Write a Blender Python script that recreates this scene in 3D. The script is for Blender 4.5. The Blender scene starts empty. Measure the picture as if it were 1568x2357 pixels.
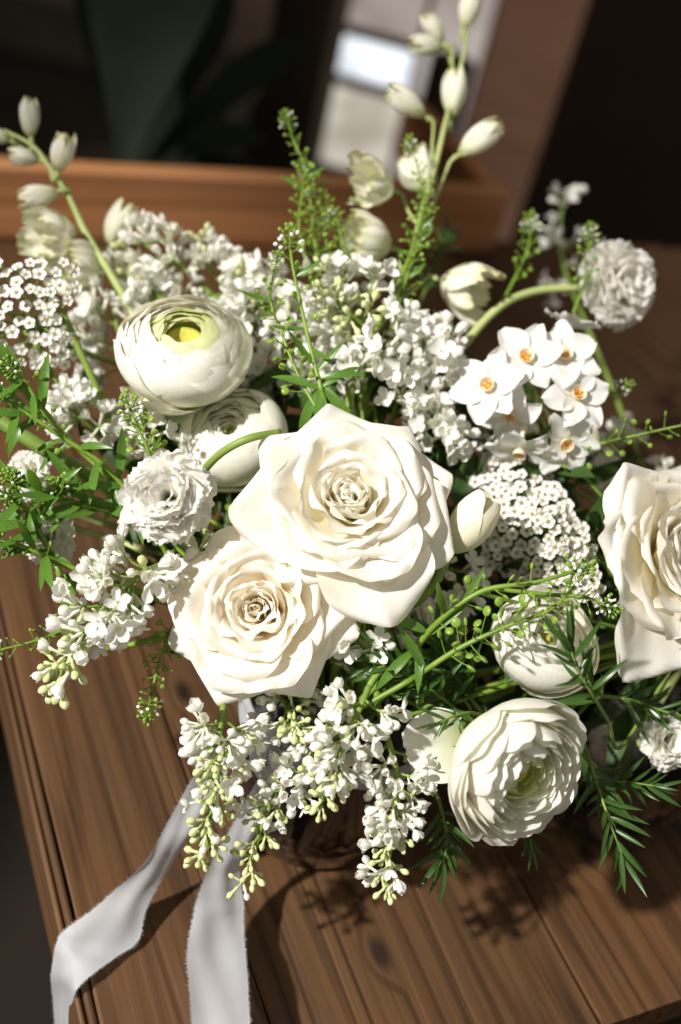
import bpy, math, random
import numpy as np
from mathutils import Vector, Matrix

R = random.Random(7)
C = bpy.context.scene.collection
SC = bpy.context.scene
rad = math.radians

# ------------------------------------------------------------------ camera
PITCH, ROLL, FPX, CAMH = rad(38.8), rad(15.0), 2565.0, 0.57
CX, CY = 784.0, 1178.0
FW = Vector((0, math.cos(PITCH), -math.sin(PITCH)))
U0 = Vector((0, math.sin(PITCH), math.cos(PITCH)))
R0 = Vector((1, 0, 0))
IR = R0 * math.cos(ROLL) + U0 * math.sin(ROLL)      # picture right
IU = R0 * -math.sin(ROLL) + U0 * math.cos(ROLL)     # picture up
CAM = Vector((0, 0, CAMH))
cam = bpy.data.cameras.new('camera')
cam.sensor_fit = 'VERTICAL'
cam.sensor_height = 36
cam.sensor_width = 24
cam.lens = 36 * FPX / 2356
cam.clip_start = 0.02
cam.clip_end = 100
cam.dof.use_dof = True
cam.dof.focus_distance = 0.565
cam.dof.aperture_fstop = 3.2
co = bpy.data.objects.new('camera', cam)
C.objects.link(co)
m3 = Matrix((IR, IU, -FW)).transposed()
co.matrix_world = Matrix.Translation(CAM) @ m3.to_4x4()
SC.camera = co

# ------------------------------------------------------------------ light
w = bpy.data.worlds.new('World')
SC.world = w
w.use_nodes = True
bg = w.node_tree.nodes['Background']
bg.inputs[0].default_value = (1.0, 0.925, 0.83, 1)
bg.inputs[1].default_value = 0.33
TARGET = Vector((-0.14, 0.60, 0.10))
LDIR = Vector((-0.57, -0.47, 0.67)).normalized()
sp = bpy.data.lights.new('window_beam', 'SPOT')
sp.energy = 640
sp.color = (1.0, 0.955, 0.89)
sp.shadow_soft_size = 0.06
sp.spot_size = rad(34)
sp.spot_blend = 0.7
so = bpy.data.objects.new('window_beam', sp)
C.objects.link(so)
so.location = TARGET + LDIR * 3.0
so.rotation_euler = (-LDIR).to_track_quat('-Z', 'Y').to_euler()
SC.view_settings.view_transform = 'Standard'
SC.view_settings.look = 'None'
SC.view_settings.exposure = 0.0
SC.view_settings.gamma = 1.0
SC.render.engine = 'CYCLES'
SC.cycles.use_denoising = True
SC.cycles.max_bounces = 12
SC.cycles.diffuse_bounces = 8
SC.cycles.transparent_max_bounces = 12
SC.cycles.transmission_bounces = 10
SC.cycles.caustics_reflective = False
SC.cycles.caustics_refractive = False
SC.cycles.sample_clamp_indirect = 6


def P(x, y, d):
    """point at depth d behind picture position x, y (0-1568, 0-2356)"""
    return CAM + FW * d + IR * ((x - CX) / FPX * d) - IU * ((y - CY) / FPX * d)


def ray(x, y):
    return (FW + IR * ((x - CX) / FPX) - IU * ((y - CY) / FPX)).normalized()


def PT(x, y, z=0.0):
    r = ray(x, y)
    return CAM + r * ((z - CAMH) / r.z)


def PY(x, y, Y):
    r = ray(x, y)
    return CAM + r * (Y / r.y)


def cv(a, b, c):
    """direction: a right, b up, c towards the viewer"""
    return (IR * a + IU * b - FW * c).normalized()


# ------------------------------------------------------------------ materials
def mat(name):
    m = bpy.data.materials.new(name)
    m.use_nodes = True
    nt = m.node_tree
    nt.nodes.clear()
    out = nt.nodes.new('ShaderNodeOutputMaterial')
    return m, nt, out


def nd(nt, typ, **kw):
    n = nt.nodes.new(typ)
    for k, v in kw.items():
        setattr(n, k, v)
    return n


def mixc(nt, fac, a, b):
    n = nt.nodes.new('ShaderNodeMix')
    n.data_type = 'RGBA'
    for sock, v in ((n.inputs[0], fac), (n.inputs[6], a), (n.inputs[7], b)):
        if isinstance(v, bpy.types.NodeSocket):
            nt.links.new(v, sock)
        elif isinstance(v, (int, float)):
            sock.default_value = v
        else:
            sock.default_value = (*v, 1)
    return n.outputs[2]


def ramp(nt, src, stops):
    n = nt.nodes.new('ShaderNodeValToRGB')
    cr = n.color_ramp
    while len(cr.elements) < len(stops):
        cr.elements.new(0.5)
    for e, (p, c) in zip(cr.elements, stops):
        e.position = p
        e.color = (*c, 1) if len(c) == 3 else c
    nt.links.new(src, n.inputs[0])
    return n.outputs[0]


def organic(name, col_fn, trans=0.25, tcol=(0.9, 0.85, 0.7), rough=0.5, bump=0.0, bscale=(1, 1, 1), bfreq=400, spec=0.3):
    """petal and leaf stuff: diffuse skin with some light coming through"""
    m, nt, out = mat(name)
    p = nd(nt, 'ShaderNodeBsdfPrincipled')
    p.inputs['Roughness'].default_value = rough
    p.inputs['Specular IOR Level'].default_value = spec
    col = col_fn(nt)
    if isinstance(col, tuple):
        p.inputs['Base Color'].default_value = (*col, 1)
    else:
        nt.links.new(col, p.inputs['Base Color'])
    t = nd(nt, 'ShaderNodeBsdfTranslucent')
    t.inputs[0].default_value = (*tcol, 1)
    mx = nd(nt, 'ShaderNodeMixShader')
    mx.inputs[0].default_value = trans
    nt.links.new(p.outputs[0], mx.inputs[1])
    nt.links.new(t.outputs[0], mx.inputs[2])
    nt.links.new(mx.outputs[0], out.inputs[0])
    if bump:
        uv = nd(nt, 'ShaderNodeUVMap')
        mp = nd(nt, 'ShaderNodeMapping')
        mp.inputs['Scale'].default_value = bscale
        nz = nd(nt, 'ShaderNodeTexNoise')
        nz.inputs['Scale'].default_value = bfreq
        nz.inputs['Detail'].default_value = 3
        nt.links.new(uv.outputs[0], mp.inputs[0])
        nt.links.new(mp.outputs[0], nz.inputs[0])
        b = nd(nt, 'ShaderNodeBump')
        b.inputs['Strength'].default_value = bump
        b.inputs['Distance'].default_value = 0.001
        nt.links.new(nz.outputs[0], b.inputs['Height'])
        nt.links.new(b.outputs[0], p.inputs['Normal'])
        nt.links.new(b.outputs[0], t.inputs['Normal'])
    return m


def uv_ramp(stops, axis=1, speck=0.0, speck_col=(0.6, 0.5, 0.3)):
    def f(nt):
        uv = nd(nt, 'ShaderNodeUVMap')
        s = nd(nt, 'ShaderNodeSeparateXYZ')
        nt.links.new(uv.outputs[0], s.inputs[0])
        c = ramp(nt, s.outputs[axis], stops)
        if speck:
            tc = nd(nt, 'ShaderNodeTexCoord')
            nz = nd(nt, 'ShaderNodeTexNoise')
            nz.inputs['Scale'].default_value = 120
            nz.inputs['Detail'].default_value = 4
            nt.links.new(tc.outputs['Object'], nz.inputs[0])
            fac = ramp(nt, nz.outputs[0], [(0.62, (0, 0, 0)), (0.75, (speck, speck, speck))])
            c = mixc(nt, fac, c, speck_col)
        return c
    return f


def noisy(c1, c2, scale=60):
    def f(nt):
        tc = nd(nt, 'ShaderNodeTexCoord')
        oi = nd(nt, 'ShaderNodeObjectInfo')
        ad = nd(nt, 'ShaderNodeVectorMath', operation='ADD')
        nt.links.new(tc.outputs['Object'], ad.inputs[0])
        nt.links.new(oi.outputs['Random'], ad.inputs[1])
        nz = nd(nt, 'ShaderNodeTexNoise')
        nz.inputs['Scale'].default_value = scale
        nt.links.new(ad.outputs[0], nz.inputs[0])
        return ramp(nt, nz.outputs[0], [(0.3, c1), (0.7, c2)])
    return f


M = {}
M['rose'] = organic('rose_petal', uv_ramp([(0.0, (0.88, 0.79, 0.50)), (0.45, (0.93, 0.90, 0.78)), (0.75, (0.94, 0.93, 0.885)), (0.96, (0.935, 0.925, 0.88)), (1.0, (0.88, 0.82, 0.66))], speck=0.10),
                    0.34, (0.97, 0.92, 0.76), 0.75, 0.16, (22, 1.2, 1), 5, spec=0.15)
M['rose_blush'] = organic('blush_rose_petal', uv_ramp([(0.0, (0.92, 0.70, 0.38)), (0.4, (0.945, 0.87, 0.70)), (0.7, (0.945, 0.925, 0.865)), (1.0, (0.935, 0.92, 0.87))], speck=0.06),
                   0.36, (0.98, 0.90, 0.71), 0.75, 0.16, (22, 1.2, 1), 5, spec=0.15)
M['ran'] = organic('ranunculus_petal', uv_ramp([(0.0, (0.62, 0.66, 0.26)), (0.35, (0.82, 0.84, 0.60)), (0.62, (0.925, 0.92, 0.86)), (1.0, (0.935, 0.93, 0.89))], speck=0.04),
                   0.32, (0.92, 0.90, 0.70), 0.7, 0.26, (26, 1.0, 1), 5)
M['ran_in'] = organic('ranunculus_inner_petal', uv_ramp([(0.0, (0.50, 0.56, 0.12)), (0.6, (0.72, 0.76, 0.36)), (1.0, (0.84, 0.86, 0.58))]),
                      0.4, (0.86, 0.90, 0.46), 0.5, 0.2, (26, 1.0, 1), 5)
M['ran_core'] = organic('ranunculus_core', noisy((0.45, 0.46, 0.06), (0.62, 0.55, 0.10), 500), 0.1, (0.6, 0.6, 0.1), 0.6)
M['carn'] = organic('ruffled_petal', uv_ramp([(0.0, (0.80, 0.80, 0.55)), (0.5, (0.90, 0.90, 0.86)), (1.0, (0.955, 0.95, 0.935))]), 0.46, (0.92, 0.9, 0.8), 0.6, 0.15, (20, 1, 1), 5)
M['lilac'] = organic('lilac_lobe', noisy((0.86, 0.86, 0.82), (0.93, 0.925, 0.89), 60), 0.32, (0.92, 0.90, 0.80), 0.5)
M['lilac_tube'] = organic('lilac_tube', noisy((0.80, 0.82, 0.66), (0.88, 0.88, 0.80), 300), 0.2, (0.8, 0.82, 0.6), 0.5)
M['lilac_bud'] = organic('lilac_bud', noisy((0.62, 0.68, 0.28), (0.80, 0.82, 0.52), 200), 0.2, (0.75, 0.8, 0.4), 0.5)
M['narc'] = organic('narcissus_tepal', uv_ramp([(0.0, (0.82, 0.80, 0.62)), (0.25, (0.91, 0.905, 0.88)), (1.0, (0.93, 0.925, 0.91))]), 0.26, (0.92, 0.9, 0.85), 0.5, 0.15, (20, 1, 1), 5)
M['narc_cup'] = organic('narcissus_cup', (lambda nt: (0.93, 0.89, 0.76)), 0.3, (0.95, 0.88, 0.7), 0.5)
M['stamen'] = organic('stamen_orange', (lambda nt: (0.85, 0.42, 0.03)), 0.1, (0.9, 0.5, 0.1), 0.7)
def delph_col(nt):
    c = uv_ramp([(0.0, (0.52, 0.58, 0.20)), (0.22, (0.86, 0.86, 0.70)), (0.8, (0.92, 0.915, 0.84)), (0.95, (0.82, 0.82, 0.56)), (1.0, (0.52, 0.50, 0.16))], speck=0.45, speck_col=(0.58, 0.58, 0.24))(nt)
    rib = uv_ramp([(0.40, (0, 0, 0)), (0.5, (0.42, 0.42, 0.42)), (0.60, (0, 0, 0))], axis=0)(nt)
    return mixc(nt, rib, c, (0.56, 0.62, 0.24))


M['delph'] = organic('delphinium_sepal', delph_col, 0.28, (0.86, 0.84, 0.6), 0.5, 0.3, (26, 1, 1), 5)
M['tulip'] = organic('cream_bud', uv_ramp([(0.0, (0.74, 0.73, 0.42)), (0.4, (0.89, 0.86, 0.68)), (1.0, (0.92, 0.90, 0.78))]), 0.2, (0.92, 0.86, 0.6), 0.45, 0.1, (20, 1, 1), 5)
M['yarrow'] = organic('yarrow_ray', noisy((0.84, 0.83, 0.80), (0.92, 0.91, 0.89), 300), 0.22, (0.9, 0.9, 0.85), 0.6)
M['yarrow_c'] = organic('yarrow_disc', noisy((0.50, 0.42, 0.22), (0.72, 0.64, 0.42), 2000), 0.05, (0.6, 0.5, 0.3), 0.8)
M['stem'] = organic('stem_green', noisy((0.13, 0.22, 0.035), (0.26, 0.36, 0.08), 40), 0.06, (0.3, 0.4, 0.1), 0.45)
M['stem_lt'] = organic('stem_pale_green', noisy((0.36, 0.45, 0.14), (0.52, 0.58, 0.26), 40), 0.08, (0.4, 0.5, 0.2), 0.45)
M['cress'] = organic('cress_green', noisy((0.16, 0.29, 0.03), (0.28, 0.42, 0.06), 80), 0.25, (0.35, 0.55, 0.06), 0.4, spec=0.5)
M['pod'] = organic('cress_pod', noisy((0.20, 0.36, 0.04), (0.36, 0.50, 0.09), 120), 0.3, (0.4, 0.6, 0.1), 0.35, spec=0.5)
M['leaf'] = organic('leaf_green', noisy((0.06, 0.15, 0.02), (0.13, 0.26, 0.035), 60), 0.22, (0.22, 0.42, 0.03), 0.35, spec=0.5)
M['needle'] = organic('needle_leaf', noisy((0.022, 0.068, 0.012), (0.060, 0.13, 0.020), 60), 0.15, (0.14, 0.28, 0.02), 0.32, spec=0.5)
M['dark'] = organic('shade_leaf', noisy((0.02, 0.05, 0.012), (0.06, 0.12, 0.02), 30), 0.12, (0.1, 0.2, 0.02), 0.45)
M['silk'] = organic('white_silk', noisy((0.70, 0.72, 0.77), (0.78, 0.80, 0.84), 30), 0.45, (0.74, 0.77, 0.84), 0.42, 0.25, (900, 14, 1), 1, spec=0.5)
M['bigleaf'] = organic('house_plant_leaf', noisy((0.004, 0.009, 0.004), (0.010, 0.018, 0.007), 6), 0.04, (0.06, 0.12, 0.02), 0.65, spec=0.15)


def flat(name, col, rough=0.7, spec=0.3, metal=0.0):
    m, nt, out = mat(name)
    p = nd(nt, 'ShaderNodeBsdfPrincipled')
    tc = nd(nt, 'ShaderNodeTexCoord')
    nz = nd(nt, 'ShaderNodeTexNoise')
    nz.inputs['Scale'].default_value = 7
    nz.inputs['Detail'].default_value = 5
    nt.links.new(tc.outputs['Object'], nz.inputs[0])
    c = ramp(nt, nz.outputs[0], [(0.3, tuple(v * 0.8 for v in col)), (0.7, tuple(v * 1.15 for v in col))])
    nt.links.new(c, p.inputs['Base Color'])
    p.inputs['Roughness'].default_value = rough
    p.inputs['Specular IOR Level'].default_value = spec
    p.inputs['Metallic'].default_value = metal
    nt.links.new(p.outputs[0], out.inputs[0])
    return m


def wood(name, dark, mid, light, scale=1.0, rough=0.5, worn=0.3):
    """long-grained old board; the board's length is local X"""
    m, nt, out = mat(name)
    p = nd(nt, 'ShaderNodeBsdfPrincipled')
    tc = nd(nt, 'ShaderNodeTexCoord')
    oi = nd(nt, 'ShaderNodeObjectInfo')
    sc = nd(nt, 'ShaderNodeVectorMath', operation='SCALE')
    sc.inputs[0].default_value = (37.1, 11.3, 5.7)
    nt.links.new(oi.outputs['Random'], sc.inputs['Scale'])
    ad = nd(nt, 'ShaderNodeVectorMath', operation='ADD')
    nt.links.new(tc.outputs['Object'], ad.inputs[0])
    nt.links.new(sc.outputs[0], ad.inputs[1])
    # knots pull the grain aside
    vm = nd(nt, 'ShaderNodeMapping')
    vm.inputs['Scale'].default_value = (4.2 * scale, 7.5 * scale, 0.01)
    nt.links.new(ad.outputs[0], vm.inputs[0])
    vo = nd(nt, 'ShaderNodeTexVoronoi')
    vo.voronoi_dimensions = '2D'
    vo.inputs['Scale'].default_value = 1.0
    nt.links.new(vm.outputs[0], vo.inputs[0])
    sx = nd(nt, 'ShaderNodeSeparateColor')
    nt.links.new(vo.outputs['Color'], sx.inputs[0])
    few = ramp(nt, sx.outputs[0], [(0.66, (1, 1, 1)), (0.665, (0, 0, 0))])
    dk = nd(nt, 'ShaderNodeMath', operation='ADD')
    nt.links.new(vo.outputs['Distance'], dk.inputs[0])
    nt.links.new(few, dk.inputs[1])
    knot = ramp(nt, dk.outputs[0], [(0.0, (1, 1, 1)), (0.09, (0.6, 0.6, 0.6)), (0.26, (0, 0, 0))])
    core = ramp(nt, dk.outputs[0], [(0.05, (0.9, 0.9, 0.9)), (0.13, (0, 0, 0))])
    pos = vo.outputs['Distance']
    mp = nd(nt, 'ShaderNodeMapping')
    mp.inputs['Scale'].default_value = (1.6 * scale, 60 * scale, 60 * scale)
    nt.links.new(ad.outputs[0], mp.inputs[0])
    n1 = nd(nt, 'ShaderNodeTexNoise')
    n1.inputs['Scale'].default_value = 1.0
    n1.inputs['Detail'].default_value = 5
    n1.inputs['Roughness'].default_value = 0.6
    n1.inputs['Distortion'].default_value = 0.6
    nt.links.new(mp.outputs[0], n1.inputs[0])
    # growth-ring lines
    mp2 = nd(nt, 'ShaderNodeMapping')
    mp2.inputs['Scale'].default_value = (0.30 * scale, 6 * scale, 6 * scale)
    nt.links.new(ad.outputs[0], mp2.inputs[0])
    n2 = nd(nt, 'ShaderNodeTexNoise')
    n2.inputs['Scale'].default_value = 1.0
    n2.inputs['Detail'].default_value = 2
    nt.links.new(mp2.outputs[0], n2.inputs[0])
    mu = nd(nt, 'ShaderNodeMath', operation='MULTIPLY_ADD')
    nt.links.new(n2.outputs[0], mu.inputs[0])
    mu.inputs[1].default_value = 22
    kx = nd(nt, 'ShaderNodeMath', operation='MULTIPLY')
    nt.links.new(knot, kx.inputs[0])
    kx.inputs[1].default_value = 1.6
    nt.links.new(kx.outputs[0], mu.inputs[2])
    sn = nd(nt, 'ShaderNodeMath', operation='SINE')
    m2 = nd(nt, 'ShaderNodeMath', operation='MULTIPLY')
    m2.inputs[1].default_value = 3.6
    nt.links.new(mu.outputs[0], m2.inputs[0])
    nt.links.new(m2.outputs[0], sn.inputs[0])
    ring = ramp(nt, sn.outputs[0], [(0.0, (0, 0, 0)), (0.55, (0.25, 0.25, 0.25)), (0.95, (1, 1, 1))])
    base = ramp(nt, n1.outputs[0], [(0.30, dark), (0.48, mid), (0.70, light)])
    c = mixc(nt, 0.26, base, mixc(nt, ring, light, dark))
    c = mixc(nt, core, c, tuple(v * 0.45 for v in dark))
    # board-to-board tone and grey wear
    var = ramp(nt, oi.outputs['Random'], [(0.0, (0.72, 0.70, 0.68)), (0.5, (1, 1, 1)), (1.0, (1.15, 1.08, 1.0))])
    mm = nd(nt, 'ShaderNodeMix', data_type='RGBA', blend_type='MULTIPLY')
    mm.inputs[0].default_value = 1
    nt.links.new(c, mm.inputs[6])
    nt.links.new(var, mm.inputs[7])
    n3 = nd(nt, 'ShaderNodeTexNoise')
    n3.inputs['Scale'].default_value = 14
    n3.inputs['Detail'].default_value = 6
    nt.links.new(ad.outputs[0], n3.inputs[0])
    wf = ramp(nt, n3.outputs[0], [(0.45, (0, 0, 0)), (0.72, (worn, worn, worn))])
    g = sum(mid) / 3
    c = mixc(nt, wf, mm.outputs[2], (g * 0.95, g * 0.86, g * 0.75))
    nt.links.new(c, p.inputs['Base Color'])
    rr = ramp(nt, n1.outputs[0], [(0.3, (rough + 0.2,) * 3), (0.7, (rough,) * 3)])
    nt.links.new(rr, p.inputs['Roughness'])
    p.inputs['Specular IOR Level'].default_value = 0.35
    b = nd(nt, 'ShaderNodeBump')
    b.inputs['Strength'].default_value = 0.45
    b.inputs['Distance'].default_value = 0.0010
    hh = nd(nt, 'ShaderNodeMath', operation='SUBTRACT')
    nt.links.new(n1.outputs[0], hh.inputs[0])
    nt.links.new(ring, hh.inputs[1])
    nt.links.new(hh.outputs[0], b.inputs['Height'])
    nt.links.new(b.outputs[0], p.inputs['Normal'])
    nt.links.new(p.outputs[0], out.inputs[0])
    return m


M['table'] = wood('old_table_wood', (0.026, 0.011, 0.004), (0.076, 0.035, 0.0125), (0.132, 0.067, 0.027), 2.3, 0.58, 0.14)
M['board'] = wood('pine_board', (0.19, 0.080, 0.030), (0.34, 0.155, 0.065), (0.42, 0.21, 0.095), 0.6, 0.5, 0.05)
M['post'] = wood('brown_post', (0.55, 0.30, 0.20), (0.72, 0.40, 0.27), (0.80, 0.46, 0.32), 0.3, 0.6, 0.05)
M['darkwood'] = flat('dark_wood_panel', (0.030, 0.018, 0.010))
M['wall'] = flat('brown_wall', (0.06, 0.042, 0.030), 0.9)
M['taupe'] = flat('taupe_wall', (0.27, 0.20, 0.155), 0.9)
M['grey'] = flat('grey_panel', (0.07, 0.062, 0.050), 0.8)
M['floor'] = flat('dark_floor', (0.022, 0.016, 0.011), 0.6)
M['metal'] = flat('dark_metal', (0.05, 0.045, 0.04), 0.35, 0.5, 0.9)


def glass(name, col=(1, 1, 1), ior=1.45, rough=0.0):
    m, nt, out = mat(name)
    g = nd(nt, 'ShaderNodeBsdfGlass')
    g.inputs['Color'].default_value = (*col, 1)
    g.inputs['Roughness'].default_value = rough
    g.inputs['IOR'].default_value = ior
    nt.links.new(g.outputs[0], out.inputs[0])
    return m


def thin_glass(name, col, boost):
    """thin clear wall: light passes straight through, the rest is mirrored at grazing angles"""
    m, nt, out = mat(name)
    t = nd(nt, 'ShaderNodeBsdfTransparent')
    t.inputs[0].default_value = (*col, 1)
    g = nd(nt, 'ShaderNodeBsdfGlossy')
    g.inputs['Roughness'].default_value = 0.06
    fr = nd(nt, 'ShaderNodeFresnel')
    fr.inputs[0].default_value = 1.5
    k = nd(nt, 'ShaderNodeMath', operation='MULTIPLY')
    k.inputs[1].default_value = boost
    k.use_clamp = True
    nt.links.new(fr.outputs[0], k.inputs[0])
    mx = nd(nt, 'ShaderNodeMixShader')
    nt.links.new(k.outputs[0], mx.inputs[0])
    nt.links.new(t.outputs[0], mx.inputs[1])
    nt.links.new(g.outputs[0], mx.inputs[2])
    nt.links.new(mx.outputs[0], out.inputs[0])
    return m


M['glass'] = thin_glass('clear_glass', (0.94, 0.96, 0.95), 2.8)
M['water'] = thin_glass('water', (0.92, 0.93, 0.88), 0.6)


def emit(name, stops, s, scale=6.0):
    """view of the bright outdoors through a pane"""
    m, nt, out = mat(name)
    e = nd(nt, 'ShaderNodeEmission')
    tc = nd(nt, 'ShaderNodeTexCoord')
    nz = nd(nt, 'ShaderNodeTexNoise')
    nz.inputs['Scale'].default_value = scale
    nz.inputs['Detail'].default_value = 2
    nt.links.new(tc.outputs['Object'], nz.inputs[0])
    nt.links.new(ramp(nt, nz.outputs[0], stops), e.inputs[0])
    e.inputs[1].default_value = s
    nt.links.new(e.outputs[0], out.inputs[0])
    return m


# ------------------------------------------------------------------ mesh helpers
class MB:
    def __init__(s):
        s.v, s.f, s.m, s.uv, s.mats = [], [], [], [], []

    def mi(s, m):
        if m not in s.mats:
            s.mats.append(m)
        return s.mats.index(m)

    def grid(s, pts, uvs, m, close_u=False):
        """pts[nu][nv] -> quads"""
        k = s.mi(m)
        nu, nv = len(pts), len(pts[0])
        b = len(s.v)
        for i in range(nu):
            for j in range(nv):
                s.v.append(tuple(pts[i][j]))
                s.uv.append(uvs[i][j])
        for i in range(nu if close_u else nu - 1):
            i2 = (i + 1) % nu
            for j in range(nv - 1):
                s.f.append((b + i * nv + j, b + i2 * nv + j, b + i2 * nv + j + 1, b + i * nv + j + 1))
                s.m.append(k)

    def tube(s, path, r0, r1=None, m='stem', n=6, caps=True):
        r1 = r0 if r1 is None else r1
        k = s.mi(m)
        path = [Vector(p) for p in path]
        N = len(path)
        b = len(s.v)
        t = (path[1] - path[0]).normalized()
        a = t.orthogonal().normalized()
        for i, p in enumerate(path):
            t = (path[min(i + 1, N - 1)] - path[max(i - 1, 0)]).normalized()
            a = (a - t * a.dot(t)).normalized()
            c = t.cross(a)
            q = i / (N - 1)
            r = r0 + (r1 - r0) * q
            for j in range(n):
                th = 2 * math.pi * j / n
                s.v.append(tuple(p + (a * math.cos(th) + c * math.sin(th)) * r))
                s.uv.append((j / n, q))
        for i in range(N - 1):
            for j in range(n):
                j2 = (j + 1) % n
                s.f.append((b + i * n + j, b + i * n + j2, b + (i + 1) * n + j2, b + (i + 1) * n + j))
                s.m.append(k)
        if caps:
            s.f.append(tuple(b + j for j in reversed(range(n))))
            s.f.append(tuple(b + (N - 1) * n + j for j in range(n)))
            s.m += [k, k]

    def lathe(s, prof, frame=None, m='stem', n=8):
        """prof list of (r, z) along frame Z"""
        k = s.mi(m)
        b = len(s.v)
        L = len(prof)
        for i, (r, z) in enumerate(prof):
            for j in range(n):
                th = 2 * math.pi * j / n
                p = Vector((r * math.cos(th), r * math.sin(th), z))
                if frame is not None:
                    p = frame @ p
                s.v.append(tuple(p))
                s.uv.append((j / n, i / (L - 1)))
        for i in range(L - 1):
            for j in range(n):
                j2 = (j + 1) % n
                s.f.append((b + i * n + j, b + i * n + j2, b + (i + 1) * n + j2, b + (i + 1) * n + j))
                s.m.append(k)

    def blob(s, frame, r, L, m, n=7, rings=5, pw=1.0):
        pr = []
        for i in range(rings + 1):
            a = math.pi * i / rings
            pr.append((max(r * math.sin(a) ** pw, r * 0.02), L * (0.5 - 0.5 * math.cos(a))))
        s.lathe(pr, frame, m, n)

    def leaf(s, frame, L, W, m, bend=0.3, fold=0.25, nv=7, twist=0.0, shape=0.45):
        """lance-shaped leaf growing along frame Z, upper face along frame Y"""
        pts, uvs = [], []
        for i, u in enumerate((-1, -0.5, 0, 0.5, 1)):
            row, ur = [], []
            for j in range(nv):
                v = j / (nv - 1)
                wv = W * 0.5 * (math.sin(math.pi * min(1, v ** (shape * 1.6) * 0.98 + 0.02)) ** 0.8 * 0.97 + 0.03)
                ang = bend * v
                z = L * (math.sin(bend * v) / bend if abs(bend) > 1e-4 else v)
                y = -L * ((1 - math.cos(bend * v)) / bend if abs(bend) > 1e-4 else 0)
                x = u * wv
                y += abs(u) * wv * fold
                ct, st = math.cos(twist * v), math.sin(twist * v)
                row.append(frame @ Vector((x * ct, y + x * st, z)))
                ur.append((u * 0.5 + 0.5, v))
            pts.append(row)
            uvs.append(ur)
        s.grid(pts, uvs, m)

    def box(s, p0, p1, m, frame=None):
        k = s.mi(m)
        b = len(s.v)
        for x in (p0[0], p1[0]):
            for y in (p0[1], p1[1]):
                for z in (p0[2], p1[2]):
                    p = Vector((x, y, z))
                    s.v.append(tuple(frame @ p if frame is not None else p))
                    s.uv.append((x, y))
        for q in ((0, 1, 3, 2), (4, 6, 7, 5), (0, 4, 5, 1), (2, 3, 7, 6), (0, 2, 6, 4), (1, 5, 7, 3)):
            s.f.append(tuple(b + i for i in q))
            s.m.append(k)

    def mesh(s, name, smooth=True, offset=None):
        me = bpy.data.meshes.new(name)
        vv = s.v if offset is None else [(a[0] - offset.x, a[1] - offset.y, a[2] - offset.z) for a in s.v]
        me.from_pydata(vv, [], s.f)
        for k in s.mats:
            me.materials.append(M[k])
        me.polygons.foreach_set('material_index', s.m)
        me.polygons.foreach_set('use_smooth', [smooth] * len(s.f))
        ul = me.uv_layers.new(name='UVMap')
        li = np.empty(len(me.loops), dtype=np.int32)
        me.loops.foreach_get('vertex_index', li)
        ul.data.foreach_set('uv', np.array(s.uv, dtype=np.float32)[li].ravel())
        me.update()
        return me


WORLD = {}


def tag(o, label=None, cat=None, group=None, kind=None):
    if label: o['label'] = label
    if cat: o['category'] = cat
    if group: o['group'] = group
    if kind: o['kind'] = kind
    return o


def thing(name, label, cat, loc, group=None):
    o = bpy.data.objects.new(name, None)
    o.empty_display_size = 0.01
    C.objects.link(o)
    o.matrix_basis = Matrix.Translation(loc)
    WORLD[o] = Matrix.Translation(loc)
    return tag(o, label, cat, group)


def put(name, me, parent=None, Mw=None):
    """link mesh me at world matrix Mw under parent"""
    o = bpy.data.objects.new(name, me)
    C.objects.link(o)
    Mw = Mw if Mw is not None else (WORLD[parent] if parent else Matrix.Identity(4))
    WORLD[o] = Mw
    if parent is not None:
        o.parent = parent
        o.matrix_basis = WORLD[parent].inverted() @ Mw
    else:
        o.matrix_basis = Mw
    return o


def part(name, mb, parent, smooth=True):
    """mb holds world coordinates"""
    loc = WORLD[parent].to_translation()
    return put(name, mb.mesh(name, smooth, loc), parent, Matrix.Translation(loc))


def frame(pos, z, up=None, roll=0.0):
    z = Vector(z).normalized()
    up = Vector(up) if up is not None else Vector((0, 0, 1))
    if abs(z.dot(up.normalized())) > 0.98:
        up = Vector((1, 0.2, 0))
    x = up.cross(z).normalized()
    y = z.cross(x)
    m = Matrix((x, y, z)).transposed().to_4x4()
    return Matrix.Translation(pos) @ m @ Matrix.Rotation(roll, 4, 'Z')


def spline(pts, n=24):
    pts = [Vector(p) for p in pts]
    if len(pts) == 2:
        return [pts[0].lerp(pts[1], i / (n - 1)) for i in range(n)]
    ex = [pts[0] * 2 - pts[1]] + pts + [pts[-1] * 2 - pts[-2]]
    out = []
    S = len(pts) - 1
    for i in range(n):
        t = i / (n - 1) * S
        k = min(int(t), S - 1)
        f = t - k
        a, b, c, d = ex[k:k + 4]
        out.append(0.5 * ((2 * b) + (c - a) * f + (2 * a - 5 * b + 4 * c - d) * f * f + (3 * b - a - 3 * c + d) * f ** 3))
    return out


def rdir(axis, ang, az):
    axis = axis.normalized()
    a = axis.orthogonal().normalized()
    b = axis.cross(a)
    return axis * math.cos(ang) + (a * math.cos(az) + b * math.sin(az)) * math.sin(ang)


GA = 2.39996

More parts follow.
